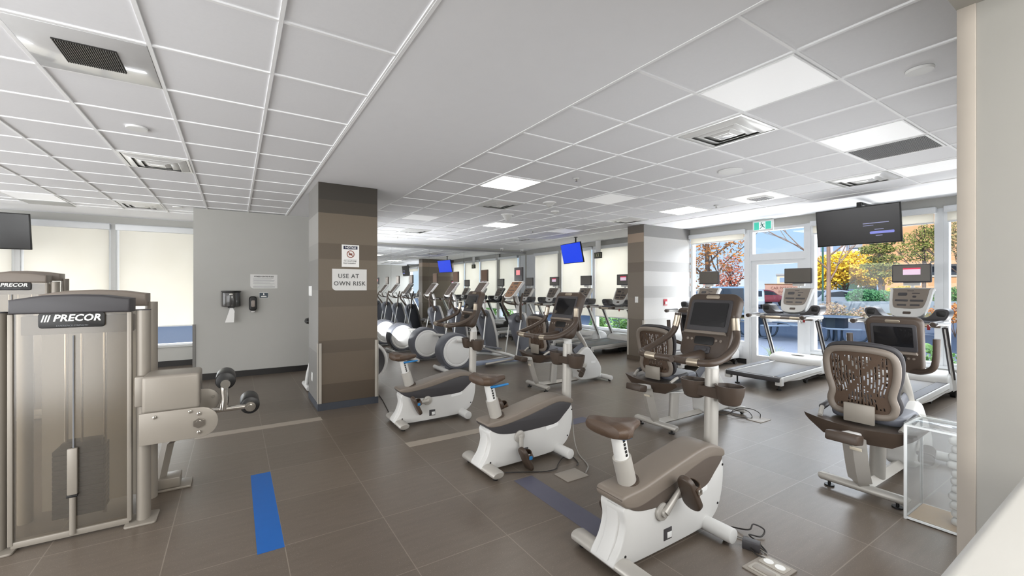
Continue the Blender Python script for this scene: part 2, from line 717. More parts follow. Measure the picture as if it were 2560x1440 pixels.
# ceiling: plaster soffits flush with the grid, tiles lying just above the grid
GX0, GX1 = 2.135, 2.135 + 9 * T      # right grid
GY0 = 1.14 - 2 * T
NYR = 18
GY1R = GY0 + NYR * T
LX1, LX0 = 0.81, 0.81 - 12 * T       # left grid
GY1L = 9.36
zt = C + 0.006
cl = MB()
cl.bb(LX1, GX0, -0.4, 12.4, C, C + 0.2)
cl.bb(GX1, XW + 0.2, -0.4, 12.4, C, C + 0.2)
cl.bb(GX0, GX1, GY1R, 12.4, C, C + 0.2)
cl.bb(-6.6, LX1, GY1L, 10.6, C, C + 0.2)
cl.bb(-6.6, LX0, -0.4, GY1L, C, C + 0.2)
struct('ceiling', cl, DRY)
struct('ceiling.001', MB().bb(GX0 - .02, GX1 + .02, GY0 - .3, GY1R + .02, zt, C + 0.19), CEIL)
struct('ceiling.002', MB().bb(LX0 - .02, LX1 + .02, GY0 - .3, GY1L + .02, zt, C + 0.19), CEIL)


def grid(name, x0, nx, y0, y1, ny):
    g = MB()
    w = 0.0105
    for i in range(nx + 1):
        x = x0 + i * T
        g.bb(x - w, x + w, y0, y1, C - 0.004, zt)
    for j in range(ny + 1):
        y = GY0 + j * T
        if y > y1 + .01:
            break
        g.bb(x0, x0 + nx * T, y - w * .8, y + w * .8, C - 0.003, zt)
    g.bb(x0, x0 + nx * T, y1 - .03, y1, C - 0.003, zt)
    return struct(name, g, TBAR)


grid('trim_1', GX0, 9, GY0, GY1R, NYR)
grid('trim_2', LX0, 12, GY0, GY1L, 17)
# thin white strip beside the soffit
struct('trim_3', MB().bb(LX1, LX1 + 0.02, GY0, GY1L, C - 0.006, C + 0.004), TBAR)

# roof, and an unseen upper storey added to shade the paving outside
struct('roof', MB().bb(-6.6, XW + 0.2, -4.2, 12.6, C + 0.2, 3.3), DRY)
struct('wall_corridor', MB().bb(-6.6, XW + .2, -4.2, -4.0, 0, C + .2).bb(-6.6, -6.5, -4.0, -0.4, 0, C + .2).bb(XW, XW + .2, -4.0, -0.3, 0, C + .2), WHITE)  # unseen walls behind the camera, added to keep sun off the jamb
struct('wall_upper', MB().bb(XW - 4, XW + 0.2, -14, 30, 3.3, 8.6), GREYW)

# walls
struct('wall_mirror_side', MB().bb(2.4, XW + .2, YM, YM + 0.15, 0, C), GREYW)
pw = MB().bb(-0.60, 2.45, 8.60, 8.72, 0, C)
struct('wall_partition', pw, GREYW)
struct('wall_partition_return', MB().bb(-0.60, -0.48, 8.721, YL + .15, 0, C), GREYW)
struct('wall_partition_end', MB().bb(2.34, 2.46, 8.721, 12.26, 0, C), GREYW)
struct('baseboard_partition', MB().bb(-0.60, 2.45, 8.585, 8.60, 0, 0.105), BASEB)
struct('trim_4', MB().bb(-0.612, -0.57, 8.585, 8.60, 0.105, 0.95).bb(-0.612, -0.60, 8.60, 8.66, 0.105, 0.95), mat('corner_guard_grey', (120, 118, 114), 0.4))
struct('wall_west', MB().bb(-6.6, -6.5, -0.4, 10.6, 0, C), WHITE)
# column with striped paper
col = MB().bb(0.91, 1.665, 5.67, 6.44, 0, C)
struct('column', col, BANDS)
struct('baseboard_column', MB().bb(0.90, 1.675, 5.66, 6.45, 0, 0.09), mat('dark_blue_grey_base', (62, 66, 74), 0.5))
cg = MB().bb(0.905, 0.945, 5.655, 5.67, 0.09, 0.86).bb(0.898, 0.91, 5.655, 5.71, 0.09, 0.86)
cg.bb(1.63, 1.67, 5.655, 5.67, 0.09, 0.86).bb(1.665, 1.677, 5.655, 5.71, 0.09, 0.86)
struct('trim_5', cg, mat('clear_corner_guard', (176, 170, 160), 0.3))
# flank of the column: same paper, the light on it put into its colour
struct('trim_6', MB().bb(0.904, 0.91, 5.672, 6.44, 0.09, C), stripe_material('striped_wallpaper_lit', [(0, (132, 130, 126)), (0.72, (150, 148, 144)), (1.53, (138, 136, 132)),
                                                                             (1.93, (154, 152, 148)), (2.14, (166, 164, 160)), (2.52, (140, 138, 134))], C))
# pier beside the door wall
struct('column.001', MB().bb(7.43, XW, 5.90, 6.32, 0, C), BANDS3)
struct('trim_7', MB().bb(7.436, XW, 5.894, 5.90, 0, C), BANDS2)
struct('baseboard_pier', MB().bb(7.415, 7.43, 5.885, 6.33, 0, 0.10), mat('brown_base', (86, 74, 62), 0.5))
struct('trim_8', MB().bb(7.42, 7.431, 5.885, 5.925, 0.10, 0.88).bb(7.42, 7.431, 6.29, 6.33, 0.10, 0.88).bb(7.43, 7.47, 5.884, 5.894, 0.10, 0.88), mat('clear_corner_guard', (176, 170, 160), 0.3))

# the ledge we look over, and the end of the wall beside it
sz, hz, jx, jy = 1.141, 2.417, 1.90, 0.358
fw = MB()
fw.bb(-6.6, -1.2, 0.03, jy, 0, C)
fw.bb(-1.2, jx, 0.03, jy, hz, C)
struct('wall_front', fw, CREAMW)
struct('wall_front_jamb', MB().bb(jx, XW, -0.30, jy, 0, C, 0.004), CREAMW)
struct('trim_15', MB().bb(jx - .004, jx + .002, 0.319, jy - .001, 0, C, 0.001), mat('taupe_corner_strip', (176, 168, 158), 0.6))
struct('wall_front_low', MB().bb(-1.2, 1.80, 0.03, 0.17, 0, sz - 0.05), CREAMW)
struct('trim_9', MB().bb(-1.3, 1.80, -0.25, 0.1905, sz - 0.06, sz, 0.02, 5), mat('white_sill', (206, 205, 201), 0.5, var=.01))

# ---- window wall (looks towards -x), with the door
zs, zh = 0.385, 2.76
ww = MB()
ww.bb(XW + .02, XW + .2, -0.3, 3.52, 0, zs)
ww.bb(XW, XW + .2, -0.3, 12.26, zh, C)
ww.bb(XW + .02, XW + .2, 5.87, 12.26, 0, zs)
struct('wall_east', ww, GREYW)
struct('wall_east_pier', MB().bb(XW, XW + .2, -0.3, 0.37, zs, zh), GREYW)
struct('baseboard_east', MB().bb(XW + .005, XW + .02, 6.32, 12.25, 0, 0.10).bb(XW + .005, XW + .02, 0.2, 3.52, 0, 0.10).bb(XW + .005, XW + .02, 4.62, 5.89, 0, 0.10), BASEB)


def window_x(name, y0, y1, z0, z1, fr=0.055, top=None):
    """framed pane in the east wall"""
    f = MB()
    top = z1 if top is None else top
    x0, x1 = XW + .01, XW + .13
    f.bb(x0, x1, y0, y0 + fr, z0, z1).bb(x0, x1, y1 - fr, y1, z0, z1)
    f.bb(x0, x1, y0 + fr, y1 - fr, z0, z0 + fr).bb(x0, x1, y0 + fr, y1 - fr, z1 - fr, z1)
    o = struct(name, f, ALU)
    struct('pane', MB().bb(XW + .07, XW + .076, y0 + fr, y1 - fr, z0 + fr, z1 - fr), GLASS, o)
    return o


window_x('window_1', 4.64, 5.89, 0.40, zh)
struct('window_1_spandrel', MB().bb(XW + .01, XW + .14, 4.64, 5.89, 0.10, 0.40).bb(XW, XW + .01, 4.72, 5.82, 0.14, 0.36, 0.004), ALU)
window_x('window_2', 3.575, 4.585, 2.20, zh)
window_x('window_3', 1.88, 3.52, zs, zh)
window_x('window_4', 0.37, 1.84, zs, zh)
struct('trim_10', MB().bb(XW - .01, XW + .16, 4.585, 4.64, 0, zh).bb(XW - .01, XW + .16, 3.52, 3.575, 0, zh).bb(XW - .004, XW + .16, 1.84, 1.88, zs, zh)
       .bb(XW - .03, XW + .02, 0.2, 3.52, zs - .02, zs + .02).bb(XW - .03, XW + .02, 6.32, 12.25, zs - .02, zs + .02), ALU)
# the glazed door
dr = MB()
dr.bb(XW + .03, XW + .09, 3.60, 3.74, 0.03, 2.12).bb(XW + .03, XW + .09, 4.46, 4.56, 0.03, 2.12)
dr.bb(XW + .03, XW + .09, 3.74, 4.46, 0.03, 0.20).bb(XW + .03, XW + .09, 3.74, 4.46, 2.04, 2.12)
d1 = struct('door_1', dr, ALU)
struct('pane', MB().bb(XW + .055, XW + .061, 3.74, 4.46, 0.20, 2.04), GLASS, d1)
struct('handle', MB().tube(cr([(XW + .03, 3.67, 0.92), (XW - .03, 3.67, 0.94), (XW - .03, 3.67, 1.22), (XW + .03, 3.67, 1.24)], 4), 0.011), CHROME, d1)
struct('door_1_frame', MB().bb(XW, XW + .13, 3.575, 3.60, 0, 2.20).bb(XW, XW + .13, 4.56, 4.585, 0, 2.20).bb(XW, XW + .13, 3.60, 4.56, 2.12, 2.20), ALU)
# windows beyond the pier
MUL = [6.33, 7.53, 8.93, 10.36, 11.78]
for i in range(4):
    window_x('window_%d' % (5 + i), MUL[i] + .03, MUL[i + 1] - .03, zs, zh, 0.05)
tm = MB()
for y in MUL[1:]:
    tm.bb(XW - .012, XW + .16, y - .045, y + .045, zs, zh)
tm.bb(XW, XW + .2, 11.83, 12.25, zs, zh)
struct('trim_11', tm, ALU)
struct('trim_12', MB().bb(XW - .07, XW, 10.30, 10.47, 0, C), GREYW)

# ---- shaded window wall on the far side (looks towards -y)
wl2 = MB()
wl2.bb(-6.6, -0.6, YL, YL + .2, 0, 0.40)
wl2.bb(-6.6, -0.6, YL, YL + .2, 2.79, C)
struct('wall_north', wl2, GREYW)
struct('baseboard_north', MB().bb(-6.5, -0.6, YL - .015, YL, 0, 0.11), BASEB)
ML = [-0.60, -1.97, -3.24, -4.51, -5.80]
for i in range(4):
    f = MB()
    xa, xb = ML[i + 1] + .03, ML[i] - .03
    f.bb(xa, xb, YL + .01, YL + .13, 0.40, 0.45).bb(xa, xb, YL + .01, YL + .13, 2.74, 2.79)
    f.bb(xa, xa + .05, YL + .01, YL + .13, .45, 2.74).bb(xb - .05, xb, YL + .01, YL + .13, .45, 2.74)
    o = struct('window_%d' % (9 + i), f, ALU)
    struct('pane', MB().bb(xa + .05, xb - .05, YL + .07, YL + .076, .45, 2.74), GLASS, o)
tm = MB()
for x in ML[1:4]:
    tm.bb(x - .035, x + .035, YL - .012, YL + .16, .40, 2.79)
tm.bb(-6.5, -0.6, YL - .03, YL + .01, .385, .42)
struct('trim_13', tm, mat('mullion_grey', (190, 190, 188), 0.4))


def blind(label, x=None, y=None, a=0, b=0, drop=0.8, group=None, top=2.79):
    """roller shade along a window; x: plane of an east window, y: plane of a north window"""
    if x is not None:
        t = thing('roller_blind', label, 'blind', (x, (a + b) / 2, top), 0, group)
        w = (b - a) / 2
        obj('cassette', MB().bb(-.09, 0, -w, w, -.10, -.01, .012), ALU, t)
        obj('cloth', MB().bb(-.032, -.029, -w + .03, w - .03, drop - top, -.08), SHADE, t)
        obj('hem_bar', MB().bb(-.04, -.02, -w + .03, w - .03, drop - top - .022, drop - top, .004), ALU, t)
    else:
        t = thing('roller_blind', label, 'blind', ((a + b) / 2, y, top), 0, group)
        w = (b - a) / 2
        obj('cassette', MB().bb(-w, w, -.09, 0, -.13, -.02, .012), ALU, t)
        obj('cloth', MB().bb(-w + .05, w - .02, -.032, -.029, drop - top, -.10), SHADE, t)
        obj('hem_bar', MB().bb(-w + .05, w - .02, -.04, -.02, drop - top - .022, drop - top, .004), ALU, t)
    return t


blind('roller blind rolled almost fully up over the window with the orange autumn tree', x=XW - .005, a=4.65, b=5.88, drop=2.58)
blind('roller blind rolled up above the big window behind the large wall television', x=XW - .005, a=1.9, b=3.5, drop=2.56)
blind('roller blind rolled up above the narrow strip of window beside the cream jamb', x=XW - .005, a=0.40, b=1.82, drop=2.56)
far_l = ['lowered cream roller blind next to the striped pier, green shrubs under its hem', 'lowered cream roller blind directly behind the lit blue television and dark exit sign',
         'lowered cream roller blind in the second window from the mirror wall corner', 'lowered cream roller blind in the window closest to the mirror wall corner']
for i in range(4):
    blind(far_l[i], x=XW - .005, a=MUL[i] + .05, b=MUL[i + 1] - .05, drop=0.76)
lab_l = ['lowered cream roller blind beside the grey partition edge, bright gap under its hem', 'lowered cream roller blind between the two pale mullions behind the weight machines',
         'lowered cream roller blind behind the black hanging television', 'lowered cream roller blind hidden past the black hanging television']
for i in range(3):
    blind(lab_l[i], y=YL - .005, a=ML[i + 1] + .04, b=ML[i] - .04, drop=0.82)

# ---- mirror panels
ml = ['mirror panel fixed beside the window wall corner, reflecting the shaded windows', 'second mirror panel from the window wall corner, reflecting the blue television',
      'third mirror panel from the window corner, reflecting the striped pier', 'fourth mirror panel from the window corner, reflecting a pale room', 'mirror panel partly hidden behind the striped column']
me_ = [8.98, 7.70, 6.47, 5.24, 4.01, 2.78]
for i in range(5):
    o = obj('wall_mirror', MB().bb(me_[i + 1] + .002, me_[i] - .002, YM - .012, YM - .003, 0.14, 2.80), MIRROR)
    tag(o, ml[i], 'mirror', 'mirror panels on the end wall')
struct('trim_14', MB().bb(2.46, 9.0, YM - .02, YM, 2.80, 2.86).bb(2.46, 9.0, YM - .02, YM, 0.10, 0.14), mat('mirror_channel', (150, 150, 150), 0.35))
struct('baseboard_mirror', MB().bb(2.46, XW, YM - .015, YM, 0, 0.10), BASEB)

# ------------------------------------------------------------------ upright exercise bikes
def saddle(mb, n=14):
    rings = []
    for (x, w, zt_, zb) in ((-.02, .055, .775, .745), (-.005, .105, .80, .725), (.04, .128, .812, .715), (.09, .120, .803, .712), (.15, .085, .79, .715),
                            (.21, .052, .785, .72), (.26, .040, .785, .728), (.292, .030, .778, .738), (.302, .012, .766, .750)):
        r = []
        for k in range(20):
            a = 2 * pi * k / 20
            ca, sa = cos(a), sin(a)
            y = w * math.copysign(abs(ca) ** 0.75, ca)
            zz = (zt_ + zb) / 2 + (zt_ - zb) / 2 * math.copysign(abs(sa) ** 0.7, sa)
            if sa > 0.3 and x > 0.02:
                zz -= 0.022 * max(0, 1 - (abs(y) / 0.035) ** 2) * min(1, (0.3 - x) * 6)
            r.append((x, y, zz))
        rings.append(r)
    mb.loft(rings)
    return mb


def rounded_tablet(mb, w, h, t, r, mx, bev=0.012, taper=1.0):
    pts = rrect(w, h, r, 6)
    pts = [(p[0] * (1 - (1 - taper) * (0.5 - p[1] / h)), p[1]) for p in pts]
    mb.prism(pts, 'z', -t, 0, bev, 3, mx)
    return mb


def console(t, o, tilt, w=.36, h=.46, taper=.93):
    """display head of a bike: front looks back towards the rider"""
    back = Vector((sin(tilt), 0, cos(tilt)))
    M0 = frame_mx(o, (0, -1, 0), back)

    def at(dx, dy, dz=0.0):
        return M0 @ Matrix.Translation((dx, dy, dz))
    c = obj('console', rounded_tablet(MB(), w, h, .075, .06, at(0, 0), .02, taper), DARK, t)
    obj('screen_bezel', rounded_tablet(MB(), w * .80, h * .50, .012, .02, at(0, h * .14, .006), .004), CHAR, c)
    obj('screen', rounded_tablet(MB(), w * .68, h * .36, .004, .008, at(0, h * .16, .009), .001), SCREEN, c)
    obj('badge', rounded_tablet(MB(), w * .26, .024, .006, .010, at(0, h * .435, .004), .002), STEELP, c)
    obj('ledge', MB().prism([(-w * .40, 0), (w * .40, 0), (w * .38, .02), (-w * .38, .02)], 'z', -.01, .028, .005, 2, at(0, -h * .145)), TAUPE, c)
    obj('small_display', rounded_tablet(MB(), w * .38, .055, .006, .014, at(0, -h * .235, .004), .002), BLACK, c)
    k = MB()
    for dx in (-.115, -.085, .085, .115):
        k.xf(Matrix())
        k.cyl(at(dx, -h * .225) @ Vector((0, 0, 0)), at(dx, -h * .225) @ Vector((0, 0, .006)), .009, 12)
    obj('key_pad', k, TAUPE, c)
    obj('dial', rounded_tablet(rounded_tablet(MB(), w * .30, .05, .012, .012, at(0, -h * .37, .008), .004), w * .2, .02, .006, .008, at(0, -h * .37, .014), .002), CHAR, c)
    return c


def pedal(mb, c, ang, side):
    q = Matrix.Translation(c) @ Matrix.Rotation(-ang, 4, 'Y')
    mb.prism(rrect(.115, .10, .035, 5), 'z', -.014, .014, .008, 2, q)
    return mb


def make_bike(loc, rz, label, crank, blue_lever=True):
    t = thing('upright_exercise_bike', label, 'exercise bike', loc, rz, 'upright exercise bikes in a row')
    # stabilisers
    rf = obj('rear_foot', MB().tube([(0, -.262, .052), (0, -.25, .055), (0, .25, .055), (0, .262, .052)], [.048, .058, .058, .048], 18, ref=(1, 0, 0), rb=[.026, .034, .034, .026]), SILVER, t)
    for y in (-.21, .21):
        obj('levelling_foot', MB().cyl((0, y, 0), (0, y, .024), .022, 14, bev=.004), BLACK, rf)
    ff = obj('front_foot', MB().cyl((.78, -.26, .062), (.78, .26, .062), .046, 20, bev=.008), SHELL, t)
    for y in (-.2, .2):
        obj('wheel', MB().cyl((.80, y - .012, .03), (.80, y + .012, .03), .03, 16), BLACK, ff)
    # body
    side = cr([(-.055, .075), (.0, .15), (.032, .25), (.03, .36), (.20, .37), (.45, .41), (.75, .48), (.925, .46), (.965, .40), (.96, .27), (.92, .15), (.85, .08),
               (.75, .045), (.45, .032), (.1, .03), (-.045, .045)], 5, True)
    side = [(p.x, p.y) for p in [Vector((a[0], a[1])) for a in side]]
    body = obj('body', MB().prism(side, 'y', -.088, .088, .035, 4), SHELL, t)
    obj('rear_spine', MB().prism([(-.065, .07), (-.008, .155), (.022, .25), (.02, .35), (.04, .35), (.045, .25), (.015, .15), (-.03, .07)], 'y', -.045, .045, .012, 3), SHELL, body)
    for sy in (-1, 1):
        M1 = frame_mx((.70, sy * .0885, .275), (-sy, 0, -.12 * sy), (0.12, 0, -1)) if False else frame_mx((.71, sy * .088, .285), (1 if sy < 0 else -1, 0, .14 if sy < 0 else -.14), (-.14 if sy < 0 else -.14, 0, 1))
        obj('badge', rounded_tablet(MB(), .15, .038, .004, .014, M1 @ Matrix.Translation((0, 0, .004)), .0015), WHITE, body)
    ib = MB().bb(.355, .43, -.0905, -.084, .075, .145, .003)
    inlet = obj('power_inlet', ib, CHAR, body)
    obj('socket', MB().bb(.385, .425, -.093, -.09, .085, .12, .002), WHITE, inlet)
    bm_ = MB()
    for (x, z) in ((.03, .09), (.955, .40), (.90, .16)):
        bm_.cyl((x, -.09, z), (x, -.086, z), .008, 10)
    obj('screw', bm_, BLACK, body)
    # cap: dark flank and lighter top
    flank = cr([(.0, .395), (.06, .345), (.16, .308), (.34, .292), (.60, .294), (.76, .306), (.85, .365), (.945, .46), (.80, .50), (.55, .46), (.30, .42), (.10, .41), (.01, .415)], 4, True)
    obj('flank_cover', MB().prism([(p[0], p[1]) for p in flank], 'y', -.097, .097, .012, 3), CHAR if blue_lever else mat('brown_grey_plastic', (94, 84, 76), .42, var=.04), t)
    top = cr([(-.002, .385), (.04, .352), (.14, .335), (.28, .360), (.45, .398), (.65, .452), (.80, .476), (.95, .456), (.962, .50), (.90, .535), (.80, .560), (.70, .553), (.55, .524), (.40, .492), (.27, .462), (.16, .440), (.06, .432), (.005, .422)] if not blue_lever else
             [(-.002, .400), (.05, .385), (.14, .382), (.28, .398), (.45, .428), (.65, .474), (.80, .496), (.950, .462), (.962, .50), (.90, .530), (.80, .552), (.70, .546), (.55, .520), (.40, .490), (.27, .460), (.16, .440), (.06, .432), (.005, .424)], 4, True)
    obj('top_cover', MB().prism([(p[0], p[1]) for p in top], 'y', -.102, .102, .016, 4), TAUPE, t)
    # seat post
    sp = obj('seat_post', MB().tube([(.165, 0, .38), (.10, 0, .595)], .056, 18, ref=(1, 0, 0), rb=.050), SILVER, t)
    obj('collar', MB().tube([(.164, 0, .425), (.155, 0, .45)], .064, 18, ref=(1, 0, 0), rb=.058), DARK, sp)
    obj('seat_slider', MB().tube([(.104, 0, .58), (.062, 0, .765)], .044, 18, ref=(1, 0, 0), rb=.04), SHELL, sp)
    sc_ = MB()
    ax = Vector((-.043, 0, .165)).normalized()
    for i in range(5):
        p = Vector((.101, -.0405, .60)) + ax * (.018 + .022 * i)
        sc_.box(p, (.016, .004, .017), ('Y', -0.25), .002)
    obj('height_scale', sc_, BLACK, sp)
    obj('saddle', saddle(MB()).xf(Matrix.Translation((-.055, 0, .022)) @ Matrix.Diagonal((.93, 1.20, 1, 1))), SADDLE, t)
    obj('saddle_clamp', MB().box((.06, 0, .742), (.09, .05, .03), None, .008), BLACK, t)
    obj('height_lever', MB().tube(cr([(.07, -.03, .715), (.09, -.06, .72), (.15, -.085, .73), (.21, -.09, .735)] if blue_lever else [(.07, -.03, .715), (.08, -.05, .72), (.11, -.06, .725)], 4), [.013, .009], 10), BLUEP, t)
    # cranks and pedals
    hub = Vector((.33, 0, .262))
    for sy in (-1, 1):
        a = crank if sy < 0 else crank + pi
        d = Vector((cos(a), 0, sin(a)))
        y0 = sy * .10
        ck = obj('crank', MB().cyl((hub.x, sy * .085, hub.z), (hub.x, sy * .108, hub.z), .052, 24, bev=.006).cyl((hub.x, sy * .1, hub.z), (hub.x, sy * .125, hub.z), .024, 16, bev=.004)
                 .tube([hub + Vector((0, sy * .118, 0)), hub + d * .17 + Vector((0, sy * .128, 0))], [.019, .014], 12, ref=(0, 1, 0), rb=[.024, .016]), SILVER, t)
        pc = hub + d * .17 + Vector((0, sy * .185, 0))
        pd = MB()
        q = Matrix.Translation(pc) @ Matrix.Rotation(R(64), 4, 'Y')
        pd.prism([(p_[0], p_[1] * (1.0 if p_[0] > 0 else .86)) for p_ in rrect(.235, .115, .055, 6)], 'z', -.020, .020, .012, 3, q)
        pe = obj('pedal', pd, DARK, t)
        st = MB().tube([q @ Vector(p) for p in cr([(-.02, -.056, .0), (-.02, -.05, .05), (-.02, 0, .075), (-.02, .05, .05), (-.02, .056, 0)], 4)], .004, 8, ref=tuple(q.to_3x3() @ Vector((1, 0, 0))), rb=.004)
        st = MB().loft([[q @ (Vector(p) + Vector((dx, 0, 0))) for (p, dx) in ((pp, -.025), (pp, .025), (pp2, .025), (pp2, -.025))]
                        for pp, pp2 in zip(cr([(-.02, -.056, 0), (-.02, -.05, .05), (-.02, 0, .072), (-.02, .05, .05), (-.02, .056, 0)], 4),
                                           cr([(-.02, -.052, 0), (-.02, -.046, .047), (-.02, 0, .067), (-.02, .046, .047), (-.02, .052, 0)], 4))])
        obj('pedal_strap', st, SADDLE, pe)
        obj('buckle', MB().box(q @ Vector((-.02, sy * .06, .02)), (.03, .012, .03), None, .004), BLUEP if blue_lever else CHROME, pe)
    # mast, tray, bars, console
    obj('mast', MB().tube([(.968, 0, .44), (.985, 0, 1.02)], .047, 20, ref=(1, 0, 0), rb=.042), SILVER, t)
    obj('neck', MB().tube(cr([(.985, 0, .98), (.985, 0, 1.06), (.94, 0, 1.10), (.87, 0, 1.13)], 5), [.04, .032], 14), SHELL, t)
    tr = MB()
    for sy in (-1, 1):
        tr.lathe([(.050, .80), (.066, .81), (.085, .87), (.092, .925), (.086, .925), (.078, .88), (.058, .83), (.0, .825)], (.975, sy * .125, 0), 'z', 24, .88, 1.0)
    tr.loft([[(.975 + dx * .9, y, z) for dx, z in ((-.06, .90), (-.05, .83), (.05, .83), (.06, .90))] for y in (-.09, -.04, .04, .09)])
    obj('bottle_tray', tr, DARK, t)
    hb = cr([(.905, .20, 1.39), (.90, .205, 1.33), (.875, .225, 1.25), (.78, .25, 1.19), (.65, .262, 1.145), (.57, .245, 1.128), (.545, .17, 1.122), (.565, .06, 1.118), (.575, 0, 1.118)], 6)
    hb = hb + [Vector((p.x, -p.y, p.z)) for p in reversed(hb[:-1])]
    bar = obj('handlebar', MB().tube(hb, .0215, 14), DARK, t)
    obj('bar_bracket', MB().tube(cr([(.55, 0, 1.118), (.70, 0, 1.115), (.86, 0, 1.12)], 4), [.02, .035], 12), DARK, t)
    for sy in (-1, 1):
        obj('pulse_grip', MB().tube([(.904, sy * .2005, 1.372), (.900, sy * .2048, 1.335), (.891, sy * .212, 1.295)], .0235, 14), STEELP, bar)
        obj('pulse_grip', MB().tube([(.547, sy * .185, 1.1228), (.5455, sy * .16, 1.1215), (.551, sy * .115, 1.1195)], .0235, 14), STEELP, bar)
    console(t, (.93, 0, 1.315), R(20))
    return t


make_bike((1.805, 1.665, 0), R(-.5), 'upright bike with brown saddle closest to the clear acrylic bin, pedals level', R(42), False)
make_bike((1.815, 3.10, 0), R(1), 'middle upright bike with charcoal side cover and blue seat lever', R(-90))
make_bike((1.585, 4.62, 0), R(-1), 'upright bike with blue seat lever standing beside the striped column', R(185))


# ------------------------------------------------------------------ recumbent bikes
def slotted_panel(w, h, nx, nz, hole, xf_, th=.010):
    """thin curved panel with real slots; hole(i, j) says which cells are open, xf_(u, v) -> point"""
    b = bmesh.new()
    V = [[b.verts.new(xf_(-w / 2 + w * i / nx, h * j / nz)) for j in range(nz + 1)] for i in range(nx + 1)]
    for i in range(nx):
        for j in range(nz):
            if not hole(i, j):
                b.faces.new((V[i][j], V[i + 1][j], V[i + 1][j + 1], V[i][j + 1]))
    for v in [v for v in b.verts if not v.link_faces]:
        b.verts.remove(v)
    r = bmesh.ops.extrude_face_region(b, geom=list(b.faces))
    for v in [g for g in r['geom'] if isinstance(g, bmesh.types.BMVert)]:
        v.co.x -= th
    bmesh.ops.recalc_face_normals(b, faces=b.faces)
    mb = MB()
    fin(b, mb.bm)
    return mb


